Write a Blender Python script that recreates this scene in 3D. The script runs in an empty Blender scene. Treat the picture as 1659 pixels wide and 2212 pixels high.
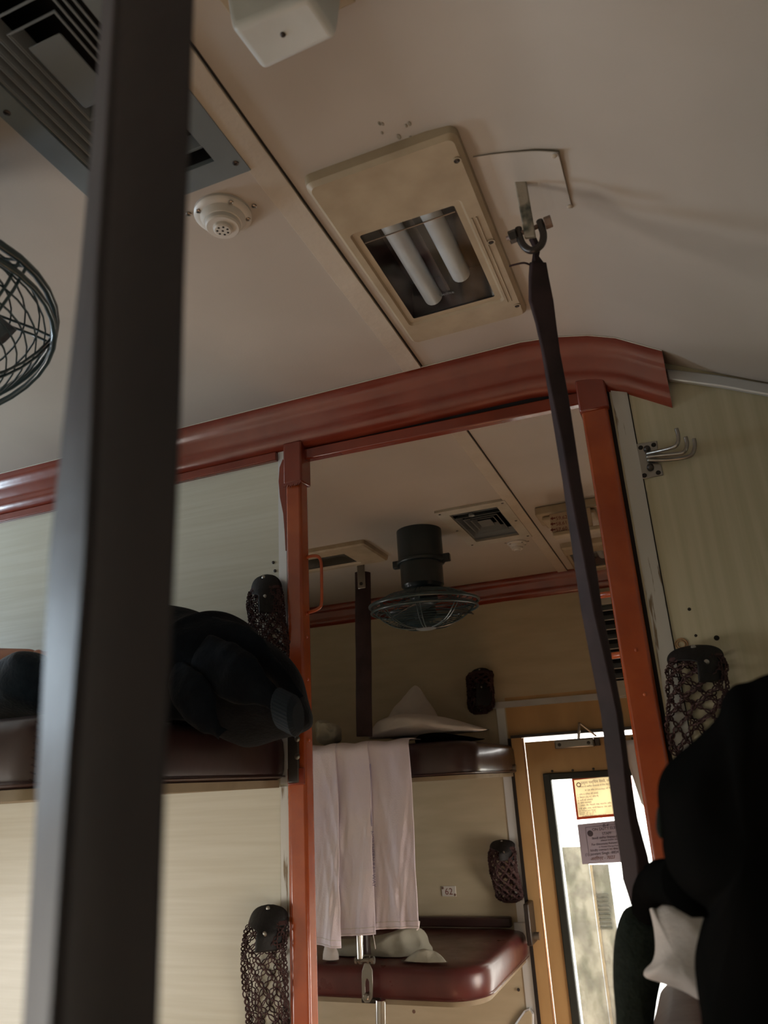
import bpy, math, random, re
import numpy as np
from mathutils import Vector, Matrix, noise

# ------------------------------------------------------------------ camera
# lens and attitude; the eye is at the origin while building, everything is lifted by EYE at the end
EYE = 1.65
F_PX = 1640.0
yaw, pit, rol = [math.radians(a) for a in (-20.92, 19.74, -3.29)]
cy_, sy_, cp_, sp_, cr_, sr_ = math.cos(yaw), math.sin(yaw), math.cos(pit), math.sin(pit), math.cos(rol), math.sin(rol)
FWD = Vector((sy_*cp_, cy_*cp_, sp_))
R0 = Vector((cy_, -sy_, 0)); U0 = R0.cross(FWD)
RT = cr_*R0 + sr_*U0
UP = -sr_*R0 + cr_*U0
sc = bpy.context.scene
cam_d = bpy.data.cameras.new('camera'); cam = bpy.data.objects.new('camera', cam_d)
sc.collection.objects.link(cam); sc.camera = cam
cam_d.sensor_fit = 'HORIZONTAL'; cam_d.sensor_width = 36.0
cam_d.lens = 36.0*F_PX/1659.0
cam_d.clip_start = 0.01
cam.matrix_world = Matrix(((RT.x, UP.x, -FWD.x, 0), (RT.y, UP.y, -FWD.y, 0), (RT.z, UP.z, -FWD.z, 0), (0, 0, 0, 1)))
cam_d.dof.use_dof = True; cam_d.dof.focus_distance = 1.7; cam_d.dof.aperture_fstop = 9.0

# ------------------------------------------------------------------ world, lights, exposure
world = bpy.data.worlds.new('sky'); sc.world = world; world.use_nodes = True
bg = world.node_tree.nodes['Background']
bg.inputs['Color'].default_value = (1.0, 0.97, 0.92, 1); bg.inputs['Strength'].default_value = 6.0

def window_light(name, loc, direction, sx, sy, power, col):
    ld = bpy.data.lights.new(name, 'AREA'); ld.shape = 'RECTANGLE'; ld.size = sx; ld.size_y = sy
    ld.energy = power; ld.color = col
    o = bpy.data.objects.new(name, ld); sc.collection.objects.link(o)
    o.location = loc; o.rotation_euler = Vector(direction).to_track_quat('-Z', 'Y').to_euler()
    return o
# daylight through the four coach windows (left cool sky, right warm sunlit side) and the end door
window_light('window_light', (-2.47, 0.86, 0.36), (1, 0.0, 0.0), 0.30, 0.24, 9.5, (0.62, 0.82, 1.0))
window_light('window_light', (-2.47, 0.20, -0.60), (1, 0.25, 0.10), 0.62, 0.55, 11.0, (1.0, 0.94, 0.87))
window_light('window_light', (0.60, 0.62, -0.66), (-1, 0.05, 0.22), 0.5, 0.8, 5, (1.0, 0.74, 0.48))
window_light('window_light', (-2.47, 2.30, -0.74), (1, 0.0, 0.0), 0.3, 0.6, 0.9, (0.9, 0.93, 1.0))
window_light('window_light', (0.60, 2.45, -0.66), (-1, 0.0, 0.0), 0.44, 0.8, 10, (1.0, 0.80, 0.64))
window_light('window_light', (-0.40, 3.36, -0.45), (0, -1, 0.1), 0.34, 1.0, 1.5, (1.0, 0.86, 0.66))
# (the right far window sits below the level of that bay's side berth)
# low sun through the right-hand windows falls on the aisle floor and bounces up warm
sun_d = bpy.data.lights.new('sun', 'SUN'); sun_d.energy = 27; sun_d.angle = 0.01; sun_d.color = (1.0, 0.84, 0.62)
sun = bpy.data.objects.new('sun', sun_d); sc.collection.objects.link(sun)
sun.rotation_euler = Vector((-1, -0.05, -0.95)).to_track_quat('-Z', 'Y').to_euler()
sc.view_settings.view_transform = 'Standard'; sc.view_settings.look = 'None'
sc.view_settings.gamma = 1.0; sc.view_settings.use_curve_mapping = False
sc.view_settings.exposure = 0.0
sc.cycles.use_denoising = True
sc.cycles.max_bounces = 6; sc.cycles.diffuse_bounces = 4; sc.cycles.transparent_max_bounces = 12
sc.cycles.sample_clamp_indirect = 4.0
sc.cycles.caustics_reflective = False; sc.cycles.caustics_refractive = False

# ------------------------------------------------------------------ measuring helpers (photo ray -> point on a real plane)
def ray(x, y): return FWD + RT*((x-829.5)/F_PX) + UP*((1106-y)/F_PX)
def onY(x, y, c): d = ray(x, y); return d*(c/d.y)
def onX(x, y, c): d = ray(x, y); return d*(c/d.x)
def onZ(x, y, c): d = ray(x, y); return d*(c/d.z)
H = 0.82
CEIL = [(-2.55, 0.62), (-2.3, 0.74), (-2.0, 0.80), (-1.7, 0.82), (-0.20, 0.82), (-0.13, 0.812), (-0.07, 0.798), (-0.02, 0.778), (0.053, 0.730),
        (0.14, 0.683), (0.22, 0.641), (0.42, 0.52), (0.62, 0.36)]
def ceil_z(x):
    for (a, za), (b, zb) in zip(CEIL, CEIL[1:]):
        if a <= x <= b: return za + (zb-za)*(x-a)/(b-a)
    return CEIL[0][1] if x < CEIL[0][0] else CEIL[-1][1]
def onC(x, y, drop=0.0):
    d = ray(x, y); s = (H-drop)/d.z
    for _ in range(25): s = 0.5*s + 0.5*(ceil_z(d.x*s)-drop)/d.z
    return d*s

# ------------------------------------------------------------------ materials
def S(v):
    v /= 255.0
    return v/12.92 if v <= 0.04045 else ((v+0.055)/1.055)**2.4
def rgb(r, g, b): return (S(r), S(g), S(b), 1)
def mat(name, col, rough=0.5, metal=0.0, col2=None, nscale=8.0, stretch=(1, 1, 1), bump=0.0, bscale=60.0, coat=0.0, spec=0.5,
        alpha=None, sheen=0.0, lo=0.35, hi=0.65, detail=4.0, subsurf=0.0, rvar=0.0):
    m = bpy.data.materials.new(name); m.use_nodes = True
    nt = m.node_tree; b = nt.nodes['Principled BSDF']
    b.inputs['Base Color'].default_value = col; b.inputs['Roughness'].default_value = rough
    b.inputs['Metallic'].default_value = metal; b.inputs['Coat Weight'].default_value = coat
    b.inputs['Coat Roughness'].default_value = 0.12
    b.inputs['Specular IOR Level'].default_value = spec; b.inputs['Sheen Weight'].default_value = sheen
    tc = nt.nodes.new('ShaderNodeTexCoord'); mp = nt.nodes.new('ShaderNodeMapping')
    mp.inputs['Scale'].default_value = stretch; nt.links.new(tc.outputs['Object'], mp.inputs['Vector'])
    n = nt.nodes.new('ShaderNodeTexNoise'); n.inputs['Scale'].default_value = nscale; n.inputs['Detail'].default_value = detail
    nt.links.new(mp.outputs['Vector'], n.inputs['Vector'])
    if col2 is not None:
        cr = nt.nodes.new('ShaderNodeValToRGB'); cr.color_ramp.elements[0].position = lo; cr.color_ramp.elements[1].position = hi
        cr.color_ramp.elements[0].color = col; cr.color_ramp.elements[1].color = col2
        nt.links.new(n.outputs['Fac'], cr.inputs['Fac']); nt.links.new(cr.outputs['Color'], b.inputs['Base Color'])
    if rvar:
        mr = nt.nodes.new('ShaderNodeMapRange'); mr.inputs['From Min'].default_value = 0.3; mr.inputs['From Max'].default_value = 0.7
        mr.inputs['To Min'].default_value = max(0.02, rough-rvar); mr.inputs['To Max'].default_value = min(1, rough+rvar)
        nt.links.new(n.outputs['Fac'], mr.inputs['Value']); nt.links.new(mr.outputs['Result'], b.inputs['Roughness'])
    if bump:
        n2 = nt.nodes.new('ShaderNodeTexNoise'); n2.inputs['Scale'].default_value = bscale; n2.inputs['Detail'].default_value = 3
        nt.links.new(mp.outputs['Vector'], n2.inputs['Vector'])
        bp = nt.nodes.new('ShaderNodeBump'); bp.inputs['Strength'].default_value = bump; bp.inputs['Distance'].default_value = 0.004
        nt.links.new(n2.outputs['Fac'], bp.inputs['Height']); nt.links.new(bp.outputs['Normal'], b.inputs['Normal'])
    if alpha is not None: b.inputs['Alpha'].default_value = alpha
    if subsurf: b.inputs['Subsurface Weight'].default_value = subsurf; b.inputs['Subsurface Radius'].default_value = (0.02, 0.01, 0.006)
    return m
M = {}
M['ceiling'] = mat('ceiling_laminate', rgb(174, 166, 156), 0.5, col2=rgb(184, 176, 166), nscale=3, bump=0.05, bscale=220)
M['ceiltrim'] = mat('ceiling_strip_paint', rgb(184, 174, 160), 0.3, col2=rgb(194, 185, 171), nscale=9, bump=0.35, bscale=55)
M['wall'] = mat('cream_laminate', rgb(198, 195, 178), 0.36, col2=rgb(206, 204, 189), nscale=7, stretch=(0.5, 1, 14), bump=0.02)
M['wallR'] = mat('cream_laminate_upright', rgb(176, 168, 140), 0.45, col2=rgb(188, 180, 154), nscale=7, stretch=(10, 1, 0.4), bump=0.02)
M['wallF'] = mat('beige_laminate', rgb(176, 164, 138), 0.5, col2=rgb(186, 175, 150), nscale=4, stretch=(1, 1, 5))
M['ochre'] = mat('ochre_board', rgb(172, 140, 94), 0.5, col2=rgb(186, 152, 104), nscale=6, stretch=(2, 1, 0.6))
M['red'] = mat('red_orange_gloss_paint', rgb(166, 76, 30), 0.26, col2=rgb(150, 63, 24), nscale=14, bump=0.22, bscale=34, coat=0.5)
M['redbeam'] = mat('dark_red_gloss_paint', rgb(128, 52, 34), 0.22, col2=rgb(114, 43, 28), nscale=10, bump=0.12, bscale=22, coat=0.5)
M['orange'] = mat('orange_gloss_paint', rgb(190, 92, 40), 0.28, col2=rgb(172, 76, 32), nscale=16, bump=0.3, bscale=40, coat=0.3)
M['alu'] = mat('aluminium_strip', rgb(206, 210, 214), 0.34, metal=0.5, col2=rgb(216, 219, 222), nscale=14, stretch=(1, 1, 0.3))
M['alupeel'] = mat('aluminium_with_paint_flecks', rgb(186, 184, 178), 0.42, metal=0.4, col2=rgb(120, 104, 84), nscale=30, stretch=(3.5, 1, 0.35), lo=0.60, hi=0.66, detail=8)
M['gap'] = mat('dark_joint', rgb(30, 24, 20), 0.9)
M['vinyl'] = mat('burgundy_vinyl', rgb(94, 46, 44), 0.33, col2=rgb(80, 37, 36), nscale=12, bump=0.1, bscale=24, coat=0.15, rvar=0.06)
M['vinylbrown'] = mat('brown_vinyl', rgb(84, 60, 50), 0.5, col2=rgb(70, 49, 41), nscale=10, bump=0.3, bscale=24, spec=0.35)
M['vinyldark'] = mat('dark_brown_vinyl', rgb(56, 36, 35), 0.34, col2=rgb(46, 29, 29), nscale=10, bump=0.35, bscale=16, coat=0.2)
M['strap'] = mat('dark_strap_vinyl', rgb(54, 40, 42), 0.62, col2=rgb(40, 29, 31), nscale=14, bump=0.35, bscale=22, spec=0.25, lo=0.42, hi=0.6)
M['strapnear'] = mat('near_strap_vinyl', rgb(46, 39, 43), 0.56, col2=rgb(38, 32, 38), nscale=20, bump=0.2, bscale=50)
M['underside'] = mat('berth_underside_canvas', rgb(150, 136, 112), 0.7, col2=rgb(138, 124, 102), nscale=20)
M['black'] = mat('black_cloth', rgb(15, 15, 14), 1.0, col2=rgb(19, 18, 17), nscale=20, bump=0.2, bscale=90, spec=0.0)
M['leather'] = mat('black_leather', rgb(26, 25, 26), 0.6, bump=0.3, bscale=140, spec=0.3)
M['navy'] = mat('navy_fleece', rgb(15, 19, 25), 0.95, col2=rgb(20, 25, 32), nscale=30, bump=0.4, bscale=160, sheen=0.04, spec=0.05)
M['slate'] = mat('slate_knit', rgb(42, 54, 66), 0.95, col2=rgb(30, 40, 52), nscale=30, bump=0.4, bscale=160, sheen=0.2, spec=0.1)
M['cuff'] = mat('ribbed_cuff_knit', rgb(30, 40, 50), 0.8, spec=0.3)
M['greencloth'] = mat('dark_green_pad', rgb(28, 34, 30), 0.85, col2=rgb(36, 43, 38), nscale=120, bump=0.4, bscale=300, spec=0.15)
M['teal'] = mat('dark_teal_enamel', rgb(34, 48, 54), 0.4, col2=rgb(28, 40, 46), nscale=10, coat=0.15)
M['tealwire'] = mat('teal_wire_enamel', rgb(48, 70, 78), 0.3, coat=0.4)
M['greymetal'] = mat('grey_painted_metal', rgb(118, 128, 134), 0.45, col2=rgb(106, 116, 122), nscale=7, bump=0.1)
M['greyvent'] = mat('pale_vent_paint', rgb(186, 184, 174), 0.45, col2=rgb(170, 166, 154), nscale=14)
M['louver'] = mat('dark_grey_louver', rgb(112, 120, 126), 0.4, coat=0.2)
M['duct'] = mat('dark_duct', rgb(18, 18, 20), 0.8)
M['frame'] = mat('lamp_frame_cream', rgb(172, 158, 134), 0.42, col2=rgb(158, 143, 120), nscale=16, bump=0.15, bscale=60)
M['white'] = mat('white_plastic', rgb(206, 203, 196), 0.35, col2=rgb(196, 192, 184), nscale=12)
M['whitebox'] = mat('white_box_paint', rgb(206, 212, 212), 0.35, col2=rgb(196, 202, 202), nscale=14, bump=0.1)
M['tube'] = mat('tube_glass', rgb(236, 240, 244), 0.3)
M['lampin'] = mat('lamp_interior', rgb(66, 62, 62), 0.3, metal=0.2)
M['steel'] = mat('steel', rgb(150, 146, 140), 0.28, metal=0.9, bump=0.1, bscale=60)
M['darksteel'] = mat('dark_steel', rgb(74, 70, 68), 0.38, metal=0.8, bump=0.2, bscale=80)
M['chrome'] = mat('chrome', rgb(200, 198, 196), 0.1, metal=1.0)
M['grime'] = mat('grimy_painted_steel', rgb(158, 148, 134), 0.5, col2=rgb(66, 70, 62), nscale=22, lo=0.5, hi=0.62, bump=0.5, bscale=60, detail=8)
M['rust'] = mat('rusty_bolt', rgb(140, 118, 104), 0.6, col2=rgb(110, 84, 72), nscale=40, metal=0.3)
M['net'] = mat('maroon_crochet_cord', rgb(66, 40, 40), 0.8, col2=rgb(52, 31, 32), nscale=60)
M['linen'] = mat('white_linen', rgb(206, 200, 196), 0.85, col2=rgb(198, 192, 190), nscale=8, bump=0.2, bscale=240, sheen=0.1)
M['towel'] = mat('lilac_white_cotton', rgb(228, 220, 226), 0.85, col2=rgb(218, 210, 226), nscale=5, bump=0.25, bscale=260, sheen=0.1)
M['greylinen'] = mat('grey_green_linen', rgb(166, 164, 150), 0.85, col2=rgb(154, 152, 138), nscale=8, bump=0.2, bscale=240)
M['skin'] = mat('skin', rgb(176, 122, 96), 0.5, col2=rgb(166, 112, 88), nscale=20, subsurf=0.1)
M['hair'] = mat('hair', rgb(24, 20, 18), 0.6)
M['rubber'] = mat('dark_green_rubber', rgb(38, 44, 40), 0.6, col2=rgb(30, 36, 32), nscale=18)
M['papercream'] = mat('cream_paper', rgb(246, 236, 212), 0.7)
M['paperorange'] = mat('orange_border_print', rgb(214, 104, 58), 0.6)
M['papermauve'] = mat('grey_paper', rgb(168, 160, 170), 0.7)
M['ink'] = mat('grey_ink', rgb(70, 62, 70), 0.7)
M['inkbrown'] = mat('brown_ink', rgb(110, 78, 62), 0.7)
M['inkred'] = mat('dark_red_ink', rgb(112, 52, 44), 0.7)
M['inkblue'] = mat('violet_print', rgb(150, 142, 176), 0.8)
M['litedge'] = mat('lit_door_edge', rgb(224, 178, 140), 0.25, metal=0.7)  # bright coppery colour stands for light caught on the door edge
M['floor'] = mat('grey_floor', rgb(172, 142, 122), 0.6, col2=rgb(152, 126, 108), nscale=20)
M['vestibule'] = mat('mottled_vestibule_panel', rgb(216, 228, 244), 0.6, col2=rgb(150, 162, 170), nscale=7, stretch=(1.4, 1, 0.7), lo=0.44, hi=0.6, detail=10)
M['signplate'] = mat('beige_sign_plastic', rgb(178, 158, 134), 0.35)
for k_ in ('papercream', 'paperorange', 'papermauve'):
    b_ = M[k_].node_tree.nodes['Principled BSDF']; b_.inputs['Transmission Weight'].default_value = 0.0
    nt_ = M[k_].node_tree; tl = nt_.nodes.new('ShaderNodeBsdfTranslucent'); tl.inputs['Color'].default_value = b_.inputs['Base Color'].default_value
    mx = nt_.nodes.new('ShaderNodeMixShader'); mx.inputs['Fac'].default_value = {'papercream': 0.55, 'paperorange': 0.45, 'papermauve': 0.22}[k_]
    nt_.links.new(b_.outputs[0], mx.inputs[1]); nt_.links.new(tl.outputs[0], mx.inputs[2]); nt_.links.new(mx.outputs[0], nt_.nodes['Material Output'].inputs['Surface'])
def glass_mat(name, tint, dirt_col, amount, scale=10):
    m = bpy.data.materials.new(name); m.use_nodes = True; nt = m.node_tree; nt.nodes.clear()
    out = nt.nodes.new('ShaderNodeOutputMaterial'); mix = nt.nodes.new('ShaderNodeMixShader'); mix2 = nt.nodes.new('ShaderNodeMixShader')
    tr = nt.nodes.new('ShaderNodeBsdfTransparent'); tr.inputs['Color'].default_value = tint
    gl = nt.nodes.new('ShaderNodeBsdfGlossy'); gl.inputs['Roughness'].default_value = 0.05
    df = nt.nodes.new('ShaderNodeBsdfDiffuse'); df.inputs['Color'].default_value = dirt_col
    lw = nt.nodes.new('ShaderNodeLayerWeight'); lw.inputs['Blend'].default_value = 0.5
    pw_ = nt.nodes.new('ShaderNodeMath'); pw_.operation = 'POWER'; pw_.inputs[1].default_value = 4.0
    fr = nt.nodes.new('ShaderNodeMath'); fr.operation = 'MULTIPLY_ADD'; fr.inputs[1].default_value = 0.5; fr.inputs[2].default_value = 0.03
    nt.links.new(lw.outputs['Facing'], pw_.inputs[0]); nt.links.new(pw_.outputs[0], fr.inputs[0])
    tc = nt.nodes.new('ShaderNodeTexCoord'); n = nt.nodes.new('ShaderNodeTexNoise'); n.inputs['Scale'].default_value = scale; n.inputs['Detail'].default_value = 10
    mr = nt.nodes.new('ShaderNodeMapRange'); mr.inputs['From Min'].default_value = 0.45; mr.inputs['From Max'].default_value = 0.7; mr.inputs['To Max'].default_value = amount
    L = nt.links.new
    L(tc.outputs['Object'], n.inputs['Vector']); L(n.outputs['Fac'], mr.inputs['Value'])
    L(mr.outputs['Result'], mix2.inputs['Fac']); L(tr.outputs[0], mix2.inputs[1]); L(df.outputs[0], mix2.inputs[2])
    L(fr.outputs[0], mix.inputs['Fac']); L(mix2.outputs[0], mix.inputs[1]); L(gl.outputs[0], mix.inputs[2]); L(mix.outputs[0], out.inputs['Surface'])
    return m
M['glass'] = glass_mat('clear_pane', (0.9, 0.92, 0.93, 1), (0.5, 0.5, 0.5, 1), 0.1)
M['doorglass'] = glass_mat('dusty_pane', (0.96, 0.97, 0.96, 1), (0.5, 0.52, 0.5, 1), 0.35, 14)

# ------------------------------------------------------------------ mesh helpers
class MB:
    def __init__(s): s.v = []; s.f = []
    def add(s, vs, fs):
        b = len(s.v); s.v += [Vector(p) for p in vs]; s.f += [tuple(i+b for i in f) for f in fs]; return s
    def box(s, a, b, mtx=None):
        x0, y0, z0 = a; x1, y1, z1 = b
        vs = [Vector(p) for p in ((x0, y0, z0), (x1, y0, z0), (x1, y1, z0), (x0, y1, z0), (x0, y0, z1), (x1, y0, z1), (x1, y1, z1), (x0, y1, z1))]
        if mtx is not None: vs = [mtx @ p for p in vs]
        return s.add(vs, [(3, 2, 1, 0), (4, 5, 6, 7), (0, 1, 5, 4), (1, 2, 6, 5), (2, 3, 7, 6), (3, 0, 4, 7)])
    def rings(s, rings, cap=True, closed=False):
        n = len(rings[0]); b = len(s.v)
        for r in rings: s.v += [Vector(p) for p in r]
        m = len(rings)
        for k in range(m if closed else m-1):
            k2 = (k+1) % m
            for i in range(n):
                j = (i+1) % n
                s.f.append((b+k*n+i, b+k*n+j, b+k2*n+j, b+k2*n+i))
        if cap and not closed:
            s.f.append(tuple(b+i for i in reversed(range(n)))); s.f.append(tuple(b+(m-1)*n+i for i in range(n)))
        return s
    def tube(s, pts, r, n=6, closed=False, cap=True):
        pts = [Vector(p) for p in pts]; m = len(pts)
        rr = r if isinstance(r, (list, tuple)) else [r]*m
        ref = None; out = []
        for i, p in enumerate(pts):
            if closed: t = pts[(i+1) % m]-pts[i-1]
            else: t = pts[min(i+1, m-1)]-pts[max(i-1, 0)]
            if t.length < 1e-9: t = Vector((0, 0, 1))
            t.normalize()
            if ref is None:
                ref = t.orthogonal().normalized()
            ref = (ref - t*ref.dot(t))
            if ref.length < 1e-6: ref = t.orthogonal()
            ref.normalize(); bn = t.cross(ref)
            out.append([p + (ref*math.cos(2*math.pi*k/n)+bn*math.sin(2*math.pi*k/n))*rr[i] for k in range(n)])
        return s.rings(out, cap, closed)
    def lathe(s, prof, mtx=None, n=24, cap=True):
        mtx = mtx or Matrix()
        return s.rings([[mtx @ Vector((r*math.cos(2*math.pi*k/n), r*math.sin(2*math.pi*k/n), z)) for k in range(n)] for r, z in prof], cap)
    def prism(s, poly, d):
        d = Vector(d); poly = [Vector(p) for p in poly]
        return s.rings([poly, [p+d for p in poly]])
    def grid(s, fn, nu, nv):
        b = len(s.v)
        for j in range(nv+1):
            for i in range(nu+1): s.v.append(Vector(fn(i/nu, j/nv)))
        for j in range(nv):
            for i in range(nu):
                a = b+j*(nu+1)+i; s.f.append((a, a+1, a+nu+2, a+nu+1))
        return s
    def inflate(s, outline, nrm, front, back, K=9, amp=0.0, freq=12.0, seed=0.0, flat=0.5, centre=None, zmin=None, xlim=9.0):
        """closed cushion: outline shrunk to its centre while it bulges along nrm"""
        outline = [Vector(p) for p in outline]; nrm = Vector(nrm).normalized()
        c = Vector(centre) if centre is not None else sum(outline, Vector())/len(outline)
        def ring(t, depth):
            return [c + (p-c)*t + nrm*depth*((1-t**2.2)**flat) for p in outline]
        rs = []
        for k in range(K, -1, -1):
            t = math.sin(0.5*math.pi*(k+0.35)/(K+0.35)) if k else 0.02
            rs.append((t, -back))
        rs.reverse()
        seq = [ring(t, d) for t, d in rs]
        f2 = [ring(t, front) for t, d in reversed(rs[:-1])]
        allr = seq+f2
        if amp:
            for r in allr:
                for i, p in enumerate(r):
                    v = noise.noise_vector(p*freq+Vector((seed, seed*2, 0)))
                    w = noise.noise(p*freq*2.7+Vector((seed, 3, 1)))
                    rd = 0.45-1.6*abs(noise.noise(Vector((p.x+p.z*0.5, p.y, p.z-p.x*0.4))*freq*0.9+Vector((seed+4, 1, 2))))
                    r[i] = p + (nrm*(v.y*0.8+0.35*w+0.9*rd) + Vector((v.x, 0, v.z))*0.35)*amp
        if zmin is not None:
            for r in allr:
                for p in r: p.z = max(p.z, zmin) if p.x < xlim else p.z
        return s.rings(allr)

def lin_outline(pts, sub=4):
    """Catmull-Rom through closed pts"""
    n = len(pts); out = []
    P = [Vector(p) for p in pts]
    for i in range(n):
        a, b, c, d = P[i-1], P[i], P[(i+1) % n], P[(i+2) % n]
        for k in range(sub):
            t = k/sub
            out.append(0.5*((2*b)+(c-a)*t+(2*a-5*b+4*c-d)*t*t+(3*b-a-3*c+d)*t**3))
    return out
def spline(pts, sub=6):
    P = [Vector(p) for p in pts]; out = []
    for i in range(len(P)-1):
        a = P[max(i-1, 0)]; b = P[i]; c = P[i+1]; d = P[min(i+2, len(P)-1)]
        for k in range(sub):
            t = k/sub
            out.append(0.5*((2*b)+(c-a)*t+(2*a-5*b+4*c-d)*t*t+(3*b-a-3*c+d)*t**3))
    out.append(P[-1]); return out

WORLDLOC = {}
def link(o): sc.collection.objects.link(o)
def empty(name, loc, label, cat, group=None):
    o = bpy.data.objects.new(name, None); link(o); o.location = loc; o.empty_display_size = 0.05
    WORLDLOC[o] = Vector(loc); o['label'] = label; o['category'] = cat
    if group: o['group'] = group
    return o
def tag(o, label, cat=None, group=None, kind=None):
    o['label'] = label
    if cat: o['category'] = cat
    if group: o['group'] = group
    if kind: o['kind'] = kind
    return o
def obj(name, mb, m, parent=None, smooth=False, bevel=0, seg=2, subsurf=0, solid=0, kind=None, label=None, loc=None, auto=None):
    me = bpy.data.meshes.new(name)
    if loc is None:
        if parent is not None: loc = WORLDLOC[parent]
        else:
            xs = [p.x for p in mb.v]; ys = [p.y for p in mb.v]; zs = [p.z for p in mb.v]
            loc = Vector(((min(xs)+max(xs))/2, (min(ys)+max(ys))/2, min(zs)))
    loc = Vector(loc)
    me.from_pydata([tuple(p-loc) for p in mb.v], [], mb.f); me.validate(); me.update()
    if smooth:
        for p in me.polygons: p.use_smooth = True
    mats = m if isinstance(m, list) else [m]
    for mm in mats: me.materials.append(mm)
    o = bpy.data.objects.new(name, me); link(o); WORLDLOC[o] = loc
    if parent is not None:
        o.parent = parent; o.location = loc-WORLDLOC[parent]
    else: o.location = loc
    if solid:
        md = o.modifiers.new('solid', 'SOLIDIFY'); md.thickness = solid; md.offset = 0
    if bevel:
        md = o.modifiers.new('bevel', 'BEVEL'); md.width = bevel; md.segments = seg; md.limit_method = 'ANGLE'; md.angle_limit = math.radians(40)
    if subsurf:
        md = o.modifiers.new('sub', 'SUBSURF'); md.levels = subsurf; md.render_levels = subsurf
    if auto is not None or bevel:
        for p in me.polygons: p.use_smooth = True
        try: me.set_sharp_from_angle(angle=math.radians(auto or 35))
        except Exception: pass
    if kind: o['kind'] = kind
    if label: o['label'] = label
    return o
def text(name, s, size, origin, xdir, zdir, m, parent, align='LEFT', shear=0.0, thick=0.0004):
    """flat print lying on a surface: xdir is the reading direction, zdir the up direction"""
    cu = bpy.data.curves.new(name, 'FONT'); cu.body = s; cu.size = size; cu.align_x = align; cu.shear = shear; cu.extrude = thick/2
    cu.resolution_u = 3
    t = bpy.data.objects.new('tmp', cu); link(t)
    dg = bpy.context.evaluated_depsgraph_get(); me = bpy.data.meshes.new_from_object(t.evaluated_get(dg))
    bpy.data.objects.remove(t); bpy.data.curves.remove(cu)
    x = Vector(xdir).normalized(); z = Vector(zdir).normalized(); n = x.cross(z)
    mt = Matrix(((x.x, z.x, n.x, 0), (x.y, z.y, n.y, 0), (x.z, z.z, n.z, 0), (0, 0, 0, 1)))
    off = Vector(origin)-WORLDLOC[parent]
    me.transform(Matrix.Translation(off) @ mt)
    me.materials.clear(); me.materials.append(m); me.name = name
    o = bpy.data.objects.new(name, me); link(o); o.parent = parent; WORLDLOC[o] = WORLDLOC[parent]
    return o
def frame_m(o, x, z):
    x = Vector(x).normalized(); z = Vector(z).normalized(); y = z.cross(x)
    return Matrix(((x.x, y.x, z.x, o[0]), (x.y, y.y, z.y, o[1]), (x.z, y.z, z.z, o[2]), (0, 0, 0, 1)))
def screw(parent, p, nrm, r=0.004, m=None, name='screw'):
    q = Vector(nrm).to_track_quat('Z', 'Y').to_matrix().to_4x4(); mt = Matrix.Translation(Vector(p)) @ q
    mb = MB().lathe([(r, -0.0005), (r, 0.0006), (r*0.7, 0.0014), (r*0.15, 0.0018)], mt, 12)
    mb.box((-r*0.6, -r*0.1, 0.0014), (r*0.6, r*0.1, 0.0021), mt)
    return obj(name, mb, m or M['darksteel'], parent, auto=40)

# ================================================================== SETTING
D, D2 = 1.39, 3.25
XL, XR = -2.5, 0.62
BACK = -0.48
def struct(name, mb, m, label=None, **k):
    o = obj(name, mb, m, **k); o['kind'] = 'structure'
    if label: o['label'] = label
    return o
struct('floor', MB().box((XL-0.05, BACK-0.05, -EYE-0.05), (XR+0.05, 4.6, -EYE)), M['floor'], 'grey coach floor below the berths')
# ceiling with rectangular holes for the vents and lamps
VENT1 = (-0.678, 0.30, -0.443, 0.718)     # x0,y0,x1,y1 (outer frame)
VENT2 = (-0.672, 2.21, -0.441, 2.635)
LAMP1 = (-0.389, 0.765, -0.160, 1.226)
def inset(r, l, b, rr, t): return (r[0]+l, r[1]+b, r[2]-rr, r[3]-t)
V1H = inset(VENT1, 0.036, 0.03, 0.036, 0.035); V2H = inset(VENT2, 0.036, 0.045, 0.036, 0.05)
L1H = (-0.358, 0.898, -0.204, 1.147)
L2H = (-0.352, 2.90, -0.20, 3.13)
L3H = (-1.34, 2.44, -1.10, 2.56)
holes = [V1H, V2H, L1H, L2H, L3H]
xs = sorted(set([c[0] for c in CEIL]+[h[0] for h in holes]+[h[2] for h in holes]))
ys = sorted(set([BACK, 4.5]+[h[1] for h in holes]+[h[3] for h in holes]))
mb = MB(); idx = {}
for i, x in enumerate(xs):
    for j, y in enumerate(ys): idx[i, j] = len(mb.v); mb.v.append(Vector((x, y, ceil_z(x))))
for i in range(len(xs)-1):
    for j in range(len(ys)-1):
        cx, cyy = (xs[i]+xs[i+1])/2, (ys[j]+ys[j+1])/2
        if any(h[0] < cx < h[2] and h[1] < cyy < h[3] for h in holes): continue
        mb.f.append((idx[i, j], idx[i, j+1], idx[i+1, j+1], idx[i+1, j]))
ceil = struct('ceiling', mb, M['ceiling'], 'cream arched laminate ceiling of the coach', auto=30)
# ceiling stains
mb = MB(); random.seed(4)
for k in range(9):
    p = onC(850+random.uniform(-45, 45), 285+random.uniform(-22, 22)); r = random.uniform(0.002, 0.0055)
    mb.lathe([(r, 0), (r*0.7, -0.0004)], Matrix.Translation((p.x, p.y, ceil_z(p.x)-0.0003)) @ Matrix.Scale(0.6, 4, (1, 0, 0)), 9)
obj('grease_spot', mb, mat('grease_spot', rgb(140, 134, 120), 0.6), ceil, kind='stuff')
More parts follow.
